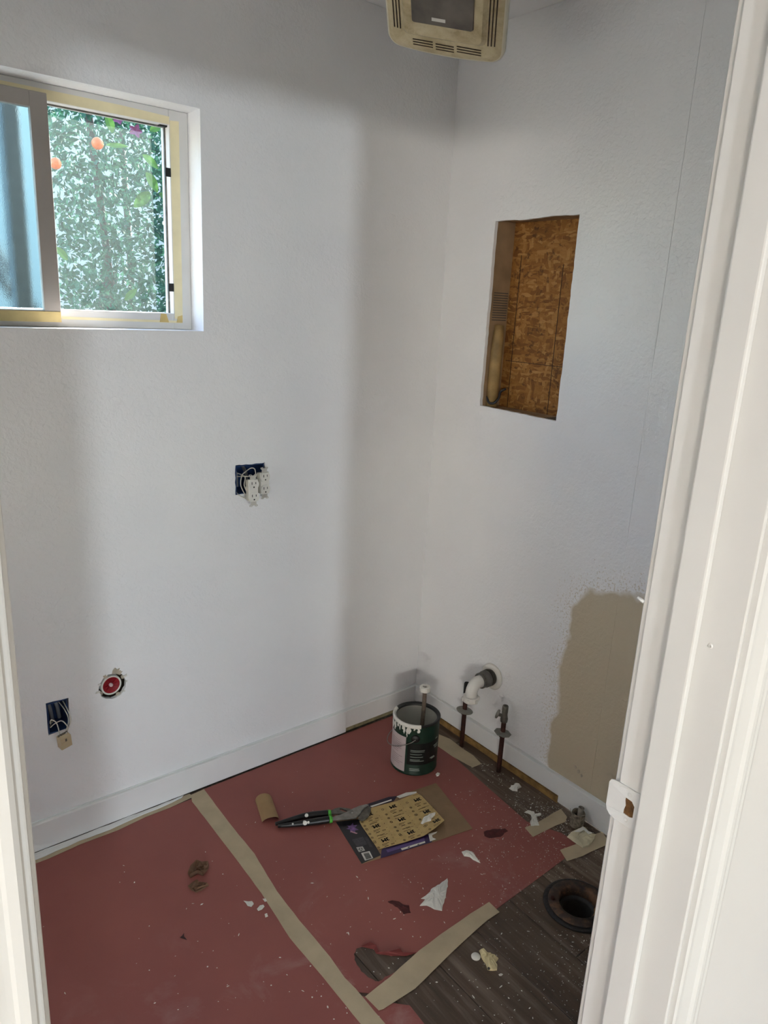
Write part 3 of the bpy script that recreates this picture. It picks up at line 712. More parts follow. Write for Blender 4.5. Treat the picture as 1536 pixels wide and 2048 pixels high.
# cut pipe stub at the wall, ribbed and full of debris
sx, sy = -.052, -.862
cs = thing('cut_pipe_stub', 'dusty cut metal pipe stub standing by the right baseboard end', 'pipe', (sx, sy, 0))
bm = bmesh.new(); lathe(bm, [(.0215, 0), (.022, .02), (.0215, .046), (.020, .050), (.0175, .048), (.0175, .004), (0, .004)], 24, Matrix.Translation((sx, sy, 0)) @ Matrix.Rotation(.06, 4, 'X'))
link('pipe_wall', bm, pm('dusty_metal', '#857b6c', .75, .1, .55, 110, .8, 160, .002), cs)
M_LIP = pm('dusty_lip', '#a39c8f', .6, .2, .3, 90)
bm = bmesh.new(); tube(bm, [(sx+.009, sy-.002, .030), (sx+.011, sy-.003, .062)], [.0085, .0095], 14, False); tube(bm, [(sx+.011, sy-.003, .062), (sx+.009, sy-.002, .030)], [.0072, .0065], 14, False); link('inner_tube', bm, M_LIP, cs)
bm = bmesh.new(); lathe(bm, [(0, .0), (.0068, .0)], 14, Matrix.Translation((sx+.0105, sy-.0025, .052))); link('dark_bore', bm, M_BLACK, cs)
for a in (2.5, 4.5):
    o = V3((sx + .0195*math.cos(a), sy + .0195*math.sin(a), .046)); d = V3((math.cos(a), math.sin(a), 0)); s = V3((-d.y, d.x, 0))
    bm = bmesh.new(); prism(bm, [[o - s*.010, o + s*.010, o + s*.007 + d*.006 + V3((0, 0, .009)), o - s*.006 + d*.005 + V3((0, 0, .011))]], d*.0012); link('bent_lug', bm, M_LIP, cs)

# toilet flange over the floor drain
tf = thing('toilet_flange', 'rusty black toilet flange ring round the open floor drain', 'flange', (FC.x, FC.y, 0))
mF = Matrix.Translation(FC)
def rustmix():
    t = NT('flange_rust'); v = t.co(); n = t.noise(v, 28, 5, .65); t.set(color=t.ramp(n, [(.35, lin('#120e0b')), (.52, lin('#3a281b')), (.72, lin('#6b4a30'))]), rough=.65); t.bump(t.noise(v, 110, 3), .7, .003); return t.m
M_FLG = rustmix()
bm = bmesh.new(); lathe(bm, [(.095, 0), (.0955, .004), (.090, .007), (.074, .006), (.070, .002), (.064, .002)], 48, mF); link('wax_ring', bm, pm('black_wax', '#0f0c0a', .55, 0, .5, 60, .8, 120, .003), tf, True)
bm = bmesh.new(); lathe(bm, [(.083, .004), (.082, .011), (.066, .013), (.056, .012), (.0525, .008), (.0515, -.004), (.0505, -.11)], 48, mF); link('flange_ring', bm, M_FLG, tf, True)
bm = bmesh.new(); lathe(bm, [(.050, -.012), (.043, -.014), (.041, -.020), (.041, -.115), (0, -.115)], 40, mF); link('drain_throat', bm, pm('drain_inside', '#1c1a18', .6, 0, .5, 60), tf, True)
bm = bmesh.new(); lathe(bm, [(.050, -.002), (.0485, .001), (.0455, -.004), (.0455, -.010)], 20, mF, arc=(PI*1.05, PI*1.75)); link('bare_metal_lip', bm, pm('rust_lip', '#9a7442', .6, .3, .25, 60), tf, True)
for a in (PI*.75, PI*1.72):
    bm = bmesh.new(); c = FC + V3((.071*math.cos(a), .071*math.sin(a), .012)); lathe(bm, [(0, .006), (.005, .006), (.006, .003), (.006, 0)], 8, Matrix.Translation(c)); link('closet_bolt', bm, M_RUST, tf)

# ------------------------------------------------------------------ floor paper and tape
def px_loop(pts, z, jit=0, step=.02, seed=1):
    L = [fl(a, b, z) for a, b in pts]
    if jit:
        L = jag(L, step, jit, seed)
        for p in L: p.z = z
    return L
ZP = .0012
holepx = [(709, 1908), (712, 1897), (722, 1892), (738, 1892), (750, 1898), (753, 1906), (768, 1909), (790, 1911), (810, 1911), (834, 1906), (826, 1918), (806, 1932), (793, 1944), (775, 1951), (758, 1962), (745, 1960), (732, 1951), (722, 1943), (715, 1930), (709, 1920)]
def paper(name, label, loops, z):
    bm = bmesh.new(); prism(bm, loops, (0, 0, -.0008)); o = link(name, bm, M_ROSIN); return tag(o, label, 'floor paper')
SEAM = [fl(a, b, ZP) for a, b in ((398, 1592), (446, 1657), (488, 1710), (538, 1784), (589, 1858), (653, 1934), (668, 1955), (690, 1982))]
LS = [V3((-2.5, -.042, ZP))] + [p + V3((-.002, 0, 0)) for p in SEAM] + [ V3((-.945, -.99, ZP)), V3((-.905, -1.03, ZP)), V3((-.915, -1.20, ZP)), V3((-.93, -1.54, ZP)), V3((-2.5, -1.54, ZP))]
paper('rosin_paper', 'red rosin paper sheet covering the floor left of the long tape strip', [LS], ZP)
RS = [p + V3((.002, 0, 0)) for p in reversed(SEAM)] + [V3((-.96, -.022, ZP)), V3((-.40, -.020, ZP)), V3((-.12, -.022, ZP)), V3((-.105, -.20, ZP)), V3((-.122, -.34, ZP)), V3((-.150, -.55, ZP)), V3((-.175, -.76, ZP)), V3((-.125, -.86, ZP)), V3((-.12, -.92, ZP)), V3((-.215, -.938, ZP)), V3((-.30, -.942, ZP)), V3((-.51, -.950, ZP)), V3((-.72, -.962, ZP)), V3((-.93, -.980, ZP))]
paper('rosin_paper', 'red rosin paper sheet with a torn hole, right of the long tape strip', [RS, px_loop(holepx, ZP, .0022, .008, 21)], ZP)
# torn, lifted flaps at the hole
def flap(pts, label=None):
    bm = bmesh.new(); prism(bm, [[fl(a, b, z) for a, b, z in pts]], (0, 0, .0006)); return link('torn_flap', bm, M_ROSIND)
tag(flap([(722, 1893, .0016), (740, 1884, .006), (752, 1890, .007), (758, 1904, .004), (778, 1903, .007), (800, 1897, .006), (806, 1905, .005), (835, 1905, .0016), (812, 1912, .0016), (790, 1912, .0016), (768, 1910, .0016), (752, 1907, .0016), (748, 1899, .0016)]), 'dark red lifted paper edge along the top of the torn hole', 'paper scrap')
def tape(label, pts, z, seed, jit=.0006, mat=M_TAPE, group=None):
    bm = bmesh.new(); prism(bm, [px_loop(pts, z, jit, .03, seed)], (0, 0, .0006)); o = link('masking_tape', bm, mat); return tag(o, label, 'tape', group)
LT = [(384, 1603), (382, 1590), (408, 1578.5), (458.4, 1646), (509, 1708), (554, 1782.6), (599, 1841), (660, 1913.5), (690, 1956), (711, 1977.7), (769, 2046), (790, 2072), (745, 2080), (721, 2048), (646, 1954.5), (579.5, 1876), (523, 1786.6), (468, 1712), (435, 1669)]
tape('long tan masking tape strip running from baseboard to bottom edge over the red paper', LT, .0014, 41)
tape('tan masking tape strip along the paper edge by the torn hole', [(730, 1993), (758, 2021), (766, 2018), (830, 1977), (880, 1928), (930, 1880), (975, 1840), (999, 1824), (978, 1804), (940, 1828), (880, 1870), (838, 1901), (780, 1954)], .0021, 42)
tape('short masking tape piece crossing the gap nearest the cut pipe stub', [(1050, 1655.5), (1066, 1674), (1110, 1652), (1131, 1644), (1134, 1634), (1122, 1618), (1105, 1627), (1080, 1642)], .0014, 43)
tape('short masking tape piece under the plaster chunk beside the door jamb', [(1120, 1700), (1134, 1722), (1165, 1712), (1212, 1690), (1218, 1683), (1204, 1664), (1172, 1675), (1150, 1689)], .0014, 44)
tape('masking tape piece stuck on the floor right of the paint can', [(876, 1468), (872, 1490), (905, 1513), (945, 1535), (963, 1528), (947, 1511), (925, 1497), (900, 1478)], .0014, 45)
ET = [V3((-2.45, -.0175, .0016)), V3((-1.0, -.0175, .0016)), V3((-.998, -.040, .0016)), V3((-1.08, -.047, .0016)), V3((-1.16, -.046, .0016)), V3((-1.25, -.056, .0016)), V3((-1.36, -.053, .0016)), V3((-1.45, -.060, .0016)), V3((-1.60, -.056, .0016)), V3((-2.45, -.055, .0016))]
bm = bmesh.new(); prism(bm, [ET], (0, 0, .0006)); et = tag(link('masking_tape', bm, M_TAPE), 'paint-smeared masking tape along the back baseboard at left', 'tape')
PF = [V3((-2.45, -.0175, .0023)), V3((-1.02, -.0175, .0023)), V3((-1.03, -.026, .0023)), V3((-1.12, -.034, .0023)), V3((-1.2, -.034, .0023)), V3((-1.27, -.043, .0023)), V3((-1.36, -.040, .0023)), V3((-1.46, -.047, .0023)), V3((-1.6, -.044, .0023)), V3((-2.45, -.044, .0023))]
bm = bmesh.new(); prism(bm, [jag(PF, .03, .0012, 5)], (0, 0, .0012)); link('dried_paint', bm, M_TRIM, et)

# ------------------------------------------------------------------ paint can
CC = V3((-.269, -.305, ZP+.0002)); CRD, CHT = .0825, .197
can = thing('paint_can', 'open gallon paint can with dark green label and white drips on its rim', 'paint can', CC)
mC = Matrix.Translation(CC)
bm = bmesh.new(); lathe(bm, [(0, .003), (.078, .003), (.080, 0), (.0835, .001), (.0838, .005), (.0825, .008), (.0825, .182), (.0835, .188), (.0835, .192)], 64, mC); link('can_body', bm, M_GREEN, can, True)
def patch(a0, a1, z0, z1, r=.0828, n=16):
    bm = bmesh.new(); lathe(bm, [(r, z0), (r+.0004, z0+.0002), (r+.0004, z1), (r, z1+.0002)], n, mC, arc=(a0, a1)); return bm
ca = math.atan2(CAM.y-CC.y, CAM.x-CC.x)                 # the side of the can that faces the doorway
# ca points to the doorway; increasing angle turns to the right of the can as seen from the doorway
bm = patch(ca-.30, ca+1.6, .043, .128, .0827, 32); lab = link('black_label_band', bm, M_CANBLK, can)
bm = bmesh.new()
lathe(bm, [(.0828, .010), (.0834, .011), (.0834, .146), (.0828, .147)], 20, mC, arc=(ca-1.45, ca-.38)); stk = link('paper_sticker', bm, pm('pinkish_label', '#b5a8a8', .7, 0, .05, 40), can)
rr = random.Random(3); bm = bmesh.new()
for k in range(13):
    z = .125-.0075*k
    if k in (7,): continue
    lathe(bm, [(.0835, z), (.0838, z), (.0838, z+.0016), (.0835, z+.0016)], 8, mC, arc=(ca-1.2, ca-.95+rr.uniform(.2, .48)))
link('fine_print', bm, pm('label_print', '#8e7f80', .8), stk)['kind'] = 'stuff'
bm = bmesh.new()
for k, l in enumerate((.62, .60, .0, .50, .0, .55, .0, .42, .60)):
    if l: lathe(bm, [(.0832, 0), (.0835, 0), (.0835, .0016), (.0832, .0016)], 8, Matrix.Translation(CC + V3((0, 0, .100-.0052*k))), arc=(ca-.16, ca-.16+l))
for k, (a, l) in enumerate(((-.16, .42), (-.16, .44))): lathe(bm, [(.0832, 0), (.0835, 0), (.0835, .003-.0008*(1-k)), (.0832, .003)], 8, Matrix.Translation(CC + V3((0, 0, .026-.006*k))), arc=(ca+a, ca+a+l))
for a0, a1, z in ((.74, 1.0, .062), (.80, 1.05, .058), (.92, 1.25, .105), (.98, 1.22, .097), (1.02, 1.2, .13)): lathe(bm, [(.0832, 0), (.0836, 0), (.0836, .004), (.0832, .004)], 8, Matrix.Translation(CC + V3((0, 0, z))), arc=(ca+a0, ca+a1))
link('label_lettering', bm, pm('label_white_print', '#8f9a92', .7), can)['kind'] = 'stuff'
bm = bmesh.new(); lathe(bm, [(.0835, .190), (.0848, .192), (.0848, .1965), (.082, .1985), (.078, .1975), (.076, .1945), (.0735, .1945), (.073, .191), (.073, .187)], 64, mC, ); link('rim', bm, M_BLACK, can, True)
bm = bmesh.new(); lathe(bm, [(.0735, .188), (.0795, .180), (.0795, .020), (0, .020)], 48, mC); link('painted_inside', bm, pm('wet_white_paint', '#cfcdc4', .25, 0, .05, 20), can, True)
# white paint smeared over the near left of the rim and running down the side
bm = bmesh.new(); lathe(bm, [(.0838, .1865), (.0852, .190), (.0856, .197), (.0825, .2002), (.0775, .1990), (.0755, .1955), (.0725, .1935)], 44, mC, arc=(ca-2.0, ca+.22)); smear = link('paint_smear', bm, M_FLAKE, can, True)
rr = random.Random(9)
for a0, wd, ln in ((-1.05, .16, .030), (-.84, .10, .012), (-.72, .05, .020), (-.56, .17, .013), (-.50, .10, .028), (-.36, .09, .034), (-.27, .16, .022), (-.05, .09, .006), (.12, .12, .016), (-1.35, .30, .040)):
    bm = bmesh.new(); L = []
    for k in range(14):
        q = 2*PI*k/14; aa = ca + a0 + wd*.5*math.cos(q)*rr.uniform(.45, 1.35); zz = .188 - ln*.5 + (ln*.5+.003)*math.sin(q)*rr.uniform(.6, 1.2); L.append((aa, min(zz, .1895)))
    A = [bm.verts.new(CC + V3((.0829*math.cos(a), .0829*math.sin(a), z))) for a, z in L]; Bv = [bm.verts.new(CC + V3((.0842*math.cos(a), .0842*math.sin(a), z))) for a, z in L]
    bm.faces.new(Bv)
    for k in range(14): bm.faces.new([A[k], A[(k+1) % 14], Bv[(k+1) % 14], Bv[k]])
    link('paint_drip', bm, M_FLAKE, smear)
ea = ca + .02; ed = V3((math.cos(ea), math.sin(ea), 0)); ec = CC + ed*.0828 + V3((0, 0, .147))
bm = bmesh.new(); lathe(bm, [(0, .0055), (.009, .0052), (.0135, .003), (.0155, 0), (.0155, -.002)], 24, frame(ec, ed)); ear = link('bail_ear', bm, M_BLACK, can, True)
e2 = CC - ed*.0828 + V3((0, 0, .147))
bm = bmesh.new(); lathe(bm, [(0, .0055), (.009, .0052), (.0135, .003), (.0155, 0), (.0155, -.002)], 24, frame(e2, -ed)); link('bail_ear', bm, M_BLACK, can, True)
sd_ = V3((-ed.y, ed.x, 0)); sd_ = sd_ if sd_.dot(CR) < 0 else -sd_
P = []
for k in range(25):
    a = PI*k/24; P.append(CC + ed*(.089*math.cos(a)) + sd_*(.100*math.sin(a)) + V3((0, 0, .147 - .060*math.sin(a)**.8)))
bm = bmesh.new(); tube(bm, P, .0015, 8); link('bail_handle', bm, M_STEEL, can, True)
# supply hose standing in the can
hx, hy = CC.x + .048, CC.y + .018
hs = thing('supply_hose', 'grey braided supply hose with white nut standing in the paint can', 'hose', (hx, hy, .022))
bm = bmesh.new(); tube(bm, bez([(hx-.004, hy-.004, .0225), (hx-.002, hy-.001, .12), (hx+.001, hy, .2), (hx, hy, .268)], 18), .0078, 14); link('braided_hose', bm, pm('braided_steel', '#78695c', .5, .4, .35, 300, .6, 500), hs, True)
bm = bmesh.new(); lathe(bm, [(.004, .264), (.0165, .264), (.0185, .266), (.0185, .281), (.0175, .283), (.009, .283), (.009, .276)], 20, Matrix.Translation((hx, hy, 0)))
for k in range(6): box(bm, .0175, .0198, -.003, .003, .266, .281, Matrix.Translation((hx, hy, 0)) @ Matrix.Rotation(PI/3*k, 4, 'Z'))
link('plastic_nut', bm, M_WHITEP, hs)

# ------------------------------------------------------------------ sandpaper packet
def K(x, y): return (660 + x*.1953, 1560 + y*.1953)
def kz(pts, z): return [fl(*K(a, b), z) for a, b in pts]
pk_o = fl(808, 1648, ZP)
pk = thing('sandpaper_packet', 'opened sandpaper packet, brown cardboard with black and purple printed sleeve', 'packet', pk_o)
def slab(name, pts, z, th, mat, parent, jit=0, seed=1):
    L = kz(pts, z)
    if jit:
        L = jag(L, .02, jit, seed)
        for p in L: p.z = z
    bm = bmesh.new(); prism(bm, [L], (0, 0, th)); return link(name, bm, mat, parent)
z0 = ZP + .0003
slab('cardboard_back', [(60, 430), (270, 285), (650, 180), (1085, 35), (1460, 500), (1100, 622), (325, 860)], z0, .0016, M_CARD, pk)
slab('cardboard_flap', [(905, 130), (1085, 36), (1460, 500), (1215, 580), (1160, 420), (940, 150)], z0+.0017, .0006, M_CARD, pk)
M_BLKP = pm('black_print', '#1d1b1f', .35, 0, .1, 30); M_PURP = pm('purple_print', '#2a1547', .35, 0, .12, 30)
bp = slab('black_panel', [(60, 430), (305, 405), (520, 770), (325, 858)], z0+.0017, .0007, M_BLKP, pk)
slab('picture_streak', [(215, 520), (285, 545), (270, 552), (208, 532)], z0+.0028, .0001, pm('pink_streak', '#b98a93', .4), bp)
slab('picture', [(170, 462), (205, 470), (235, 440), (240, 465), (278, 462), (256, 488), (296, 512), (255, 515), (262, 545), (232, 522), (205, 540), (206, 508), (165, 500), (196, 488)], z0+.0025, .0002, pm('picture_purple', '#6f4f85', .4, 0, .6, 90), bp)
slab('text_block', [(225, 610), (335, 580), (385, 660), (280, 690)], z0+.0025, .0002, pm('grey_text', '#3b393d', .4, 0, .3, 200), bp)
slab('text_block', [(350, 590), (380, 580), (440, 690), (410, 690)], z0+.0025, .0002, pm('grey_text_b', '#343236', .4, 0, .3, 200), bp)
rcy = slab('recycling_mark', [(268, 690), (335, 680), (360, 722), (295, 738)], z0+.0025, .0002, pm('mark_white', '#b9b6b0', .5), bp)
bc = slab('barcode', [(318, 748), (405, 728), (442, 800), (358, 826)], z0+.0025, .0002, pm('barcode_white', '#d0ccc4', .5), bp)
bm = bmesh.new()
A, Bq, Cq, Dq = [fl(*K(a, b), z0+.0029) for a, b in ((318, 748), (405, 728), (442, 800), (358, 826))]
rr = random.Random(4)
tt = .12
while tt < .9:
    wdt = rr.choice((.02, .035, .05)); p0 = A.lerp(Dq, tt); p1 = A.lerp(Dq, tt+wdt); q0 = Bq.lerp(Cq, tt); q1 = Bq.lerp(Cq, tt+wdt)
    prism(bm, [[p0.lerp(q0, .2), p0.lerp(q0, .85), p1.lerp(q1, .85), p1.lerp(q1, .2)]], (0, 0, .0001)); tt += wdt + rr.choice((.02, .03, .04))
g0 = fl(*K(315, 710), z0+.0029)                          # three chasing arrows
for k in range(3):
    a = 2*PI*k/3; d = V3((math.cos(a), math.sin(a), 0)); s = V3((-d.y, d.x, 0)); o = g0 + d*.0045
    prism(bm, [[o - s*.004 - d*.001, o + s*.001 - d*.001, o + s*.001 - d*.0025, o + s*.0045, o + s*.001 + d*.0025, o + s*.001 + d*.001, o - s*.004 + d*.001]], (0, 0, .0001))
link('barcode_bars', bm, M_INK, bc)['kind'] = 'stuff'
pb = slab('purple_flap', [(518, 802), (528, 720), (545, 700), (770, 640), (985, 565), (1012, 558), (1045, 635)], z0+.0017, .0008, M_PURP, pk)
slab('light_panel', [(575, 715), (965, 590), (972, 622), (590, 742)], z0+.0026, .0002, pm('light_purple', '#57437a', .4), pb)
wl_ = slab('white_label', [(725, 702), (972, 626), (976, 642), (738, 719)], z0+.0029, .0002, M_WHITEP, pb)
slab('label_arrows', [(795, 688), (815, 680), (818, 688), (800, 694)], z0+.0032, .0001, M_INK, wl_)
slab('label_arrows', [(895, 660), (915, 650), (912, 660), (897, 666)], z0+.0032, .0001, M_INK, wl_)
slab('torn_label', [(1008, 552), (1098, 530), (1088, 545), (1045, 568), (1050, 592), (1088, 606), (1025, 630)], z0+.0027, .0006, M_FLAKE, pk, .0006, 3)
pt = slab('purple_flap', [(240, 295), (600, 175), (690, 165), (655, 215), (410, 285)], z0+.0017, .0007, pm('dark_purple', '#21162e', .35), pk)
slab('white_label', [(410, 268), (628, 198), (634, 208), (430, 278)], z0+.0025, .0002, M_WHITEP, pt)
slab('torn_label', [(682, 170), (780, 130), (885, 122), (888, 138), (800, 160), (712, 188)], z0+.0022, .0012, M_FLAKE, pk, .0005, 4)
# loose sandpaper sheet lying in the packet, its near right corner curled up
shz = z0 + .0042
SP = [(330, 480, 0), (300, 425, 0), (420, 285, 0), (680, 218, 0), (890, 132, 0), (940, 165, 0), (1060, 290, .002), (1172, 413, .016), (1075, 495, .011), (960, 573, .005), (760, 640, .001), (540, 700, 0), (492, 712, 0)]
bm = bmesh.new(); A_, B_ = prism(bm, [[fl(*K(a, b), shz + d) for a, b, d in SP]], (0, 0, .0004))
from mathutils.bvhtree import BVHTree
bmesh.ops.recalc_face_normals(bm, faces=bm.faces[:]); bvh = BVHTree.FromBMesh(bm)
sh = tag(link('sandpaper_sheet', bm, pm('sandpaper_backing', '#bb9f68', .7, 0, .07, 40)), 'tan sandpaper sheet with rows of black lettering lying on the opened packet', 'sandpaper')
e1 = (fl(*K(990, 325), shz) - fl(*K(475, 470), shz)); e1 = (fl(*K(890, 132), shz) - fl(*K(420, 285), shz)).normalized()
e2 = V3((-e1.y, e1.x, 0))
bm = bmesh.new()
def tm(px, py, dz=.0006, rot=PI, shear=0):
    o = fl(*K(px, py), shz + dz)
    return frame(o, (0, 0, 1), -e1)
for (a, b) in ((645, 270), (735, 400), (830, 535), (475, 470), (565, 610), (895, 200), (990, 325), (1088, 440), (400, 350)):
    for dx, dy in ((0, 0), (2.2, -.6), (-2.2, .6), (0.6, 1.6), (-.6, -1.6), (3.4, -.9), (-3.4, .9)): text_bm(bm, '3M', tm(a+dx, b+dy), .0195)
    text_bm(bm, '400', tm(a+78, b+42), .0085)
    for dx, dy, l, th in ((5, 42, .024, .0016), (0, 56, .018, .0012), (18, 68, .014, .0022), (47, 94, .027, .0020), (60, 118, .027, .0013), (-10, -48, .026, .0010)):
        c = fl(*K(a+dx, b+dy), shz+.0006); n_ = 8
        for t_ in range(n_):
            p0 = c + e1*(l*(t_/n_-.5)); p1 = c + e1*(l*((t_+.86)/n_-.5)); prism(bm, [[p0, p1, p1 + e2*th, p0 + e2*th]], (0, 0, .0001))
    for k, (dx, dy) in enumerate(((-105, 32), (-67, 83), (-43, 121), (-19, 159))):
        c = fl(*K(a+dx, b+dy), shz+.0006); lathe(bm, [(.0032, 0), (.0042, 0), (.0042, .0001), (.0032, .0001)], 14, Matrix.Translation(c), True)
        if k in (1, 2): lathe(bm, [(0, 0), (.0016, 0)], 8, Matrix.Translation(c))
    for dx, dy in ((80, -22), (106, 16), (132, 54), (158, 92)):
        lathe(bm, [(0, 0), (.0011, 0)], 7, Matrix.Translation(fl(*K(a+dx, b+dy), shz+.0006)))
bmesh.ops.triangulate(bm, faces=bm.faces[:])
for v in list(bm.verts):
    hit = bvh.ray_cast(Vector((v.co.x, v.co.y, 1)), Vector((0, 0, -1)))[0]
    if hit is None: bm.verts.remove(v)
    else: v.co.z = hit.z + .0003 + (v.co.z - shz - .0006)
link('sheet_print', bm, M_INK, sh)['kind'] = 'stuff'

# white paint lump on the sheet
def flake(label, pts, z, th, seed, jit=.002, step=.008, mat=M_FLAKE, dome=0., cat='paint flake', group=None, name='paint_flake'):
    L = [fl(a, b, z) for a, b in pts]; L = jag(L, step, jit, seed)
    for p in L: p.z = z
    bm = bmesh.new(); c = sum(L, V3())/len(L); r = random.Random(seed)
    rings = []
    for s, h in ((1, 0), (.97, th*.6), (.72, th + dome*.6), (.35, th+dome)):
        rings.append([V3((c.x + (p.x-c.x)*s, c.y + (p.y-c.y)*s, z + h*(1 + (r.uniform(-.45, .45) if h else 0)))) for p in L])
    loft(bm, rings, True, True)
    return tag(link(name, bm, mat), label, cat, group)
flake('white paint lump lying on the printed sandpaper sheet', [K(*p) for p in ((928, 448), (950, 395), (1000, 362), (1050, 335), (1088, 340), (1090, 372), (1050, 400), (1035, 432), (985, 440), (945, 458))], shz+.0014, .003, 61, .001, .006, dome=.006)
flake('largest white paint flake, jagged triangle on the red paper by the drain', [(838, 1812), (850, 1800), (842, 1797), (856, 1787), (866, 1775), (884, 1765), (895, 1756), (896, 1768), (892, 1790), (888, 1805), (884, 1821), (868, 1818), (854, 1812)], ZP+.0004, .0012, 62, .0016, .008, dome=.003)
flake('long white paint flake on the red paper right of the sandpaper packet', [(923, 1703), (932, 1700), (944, 1703), (953, 1714), (961, 1726), (950, 1722), (938, 1714), (928, 1712)], ZP+.0004, .0012, 63, .0012, .006, dome=.004)
flake('crumpled white paint scrap on the floor strip below the rusty risers', [(1018, 1577), (1022, 1572), (1028, 1571), (1034, 1566), (1040, 1569), (1043, 1574), (1036, 1578), (1034, 1583), (1026, 1582)], .0004, .003, 64, .0016, .006, dome=.006)
flake('curled cream paint strip across the short tape near the pipe stub', [(1048, 1625), (1056, 1620), (1068, 1623), (1071, 1628), (1082, 1626), (1083, 1630), (1073, 1634), (1075, 1642), (1079, 1651), (1062, 1652), (1060, 1645), (1064, 1636), (1060, 1628)], ZP+.0012, .0012, 65, .0008, .006, dome=.004)
flake('white paint flake on the red paper left of the long tape', [(487, 1801), (497, 1803), (504, 1802), (508, 1808), (502, 1814), (495, 1812), (492, 1806)], ZP+.0004, .0008, 66, .0008, .006)
flake('oval white paint flake touching the left edge of the long tape', [(514, 1818), (520, 1811), (527, 1809), (529, 1813), (524, 1819), (517, 1822)], ZP+.0012, .0008, 67, .0005, .006)
flake('tiny white flake on the long tape edge beside the oval flake', [(525, 1798), (531, 1797), (534, 1802), (530, 1804)], ZP+.0012, .0008, 68, .0005, .006)
flake('small white flake below the oval flake by the long tape', [(529, 1828), (534, 1826), (536, 1833), (531, 1835)], ZP+.0004, .0008, 69, .0005, .006)
flake('small pale crumb on the red paper beside the paint can foot', [(871, 1549), (875, 1546), (880, 1548), (877, 1552), (873, 1553)], ZP+.0004, .003, 70, .0008, .006, dome=.002)
flake('broken plaster foam lump with a hole on the vinyl planks', [(958, 1902), (962, 1900), (970, 1905), (982, 1908), (986, 1916), (994, 1914), (997, 1918), (991, 1925), (995, 1931), (994, 1941), (985, 1942), (975, 1940), (971, 1928), (964, 1918)], .0004, .006, 71, .0012, .006, mat=pm('cream_foam', '#c9bb92', .8, 0, .12, 60, .5, 120), dome=.007, cat='plaster lump', name='plaster_lump')
bm = bmesh.new(); tube(bm, [V3(fl(977.5, 1937, .0135)), V3(fl(977.5, 1937, .0142))], .0035, 10); o = link('dark_hole', bm, M_BLACK, bpy.data.objects['plaster_lump'])
bm = bmesh.new(); lathe(bm, [(0, 0), (.0115, 0), (.012, .002), (.0105, .0042), (0, .0048)], 24, Matrix.Translation(fl(951.5, 1914, .0003))); tag(link('plastic_cap', bm, M_WHITEP, smooth=True), 'round white plastic cap on the planks beside the plaster lump', 'cap')
flake('oval white crumb on the planks right of the plaster lump', [(997, 1949), (1002, 1947), (1006, 1949), (1003, 1952), (999, 1952)], .0004, .0015, 72, .0003, .006)
# plaster chunk by the jamb
pc_ = flake('flat cream drywall chunk lying on tape beside the door jamb', [(1134, 1674), (1142, 1665), (1163, 1656), (1170, 1655), (1182, 1668), (1192, 1669), (1186, 1682), (1176, 1693), (1166, 1696), (1150, 1686)], .0022, .006, 73, .0012, .01, mat=pm('cream_gypsum', '#cfc6a8', .85, 0, .1, 30, .3, 90), dome=.002, cat='drywall chunk', name='drywall_chunk')
bm = bmesh.new(); L = [fl(a, b, z) for a, b, z in ((1147, 1664, .011), (1166, 1653, .015), (1176, 1662, .016), (1185, 1666, .012), (1178, 1669, .0115), (1168, 1660, .012), (1160, 1664, .0115))]
prism(bm, [L], (0, 0, .001)); link('torn_paper_edge', bm, M_FLAKE, pc_)
# dark tears and crumpled brown paper
for lab, pts, sd2 in (('dark torn scrap of paper beside the largest paint flake', ((775, 1803), (785, 1801), (797, 1803), (806, 1808), (818, 1812), (822, 1826), (808, 1829), (800, 1820), (790, 1812)), 81), ('dark wet-looking paper scuff right of the packet', ((968, 1663), (985, 1658), (1010, 1657), (1016, 1662), (1000, 1674), (980, 1677), (968, 1672)), 82)):
    flake(lab, pts, ZP+.0003, .0006, sd2, .0018, .008, mat=pm('dark_red_scrap', '#4a1c1b', .8, 0, .3, 60), dome=.001, cat='paper scrap', name='paper_scrap')
bm = bmesh.new(); prism(bm, [[fl(a, b, z) for a, b, z in ((360, 1875, .0016), (364, 1872, .004), (368, 1866, .007), (368, 1873, .004), (374, 1880, .0016))]], (0, 0, .0006)); tag(link('paper_scrap', bm, pm('black_scrap', '#2a1211', .8)), 'tiny dark three-cornered tear standing on the left red paper', 'paper scrap')
def crumple(label, pts, seed, h):
    L = [fl(a, b, ZP+.0002) for a, b in pts]; L = jag(L, .014, .0014, seed)
    for p in L: p.z = ZP+.0002
    c = sum(L, V3())/len(L); r = random.Random(seed); rings = []
    for s in (1, .98, .8, .6, .4, .2, .06):
        rings.append([V3((c.x+(p.x-c.x)*s + r.uniform(-.003, .003)*(s < 1), c.y+(p.y-c.y)*s + r.uniform(-.003, .003)*(s < 1), ZP+.0002 + (0 if s == 1 else h*r.uniform(.12, 1)))) for p in L])
    bm = bmesh.new(); loft(bm, rings, True, True); return tag(link('crumpled_paper', bm, pm('brown_kraft', '#6e4f3a', .85, 0, .15, 40)), label, 'paper scrap')
crumple('crumpled brown paper scrap, upper of the two left of the long tape', [(376, 1747), (380, 1738), (392, 1727), (404, 1726), (418, 1731), (417, 1737), (406, 1752), (396, 1748), (380, 1757)], 91, .016)
crumple('crumpled brown paper scrap, lower of the two left of the long tape', [(377, 1775), (386, 1768), (394, 1764), (398, 1769), (414, 1769), (416, 1772), (404, 1781), (393, 1785), (382, 1781)], 92, .010)
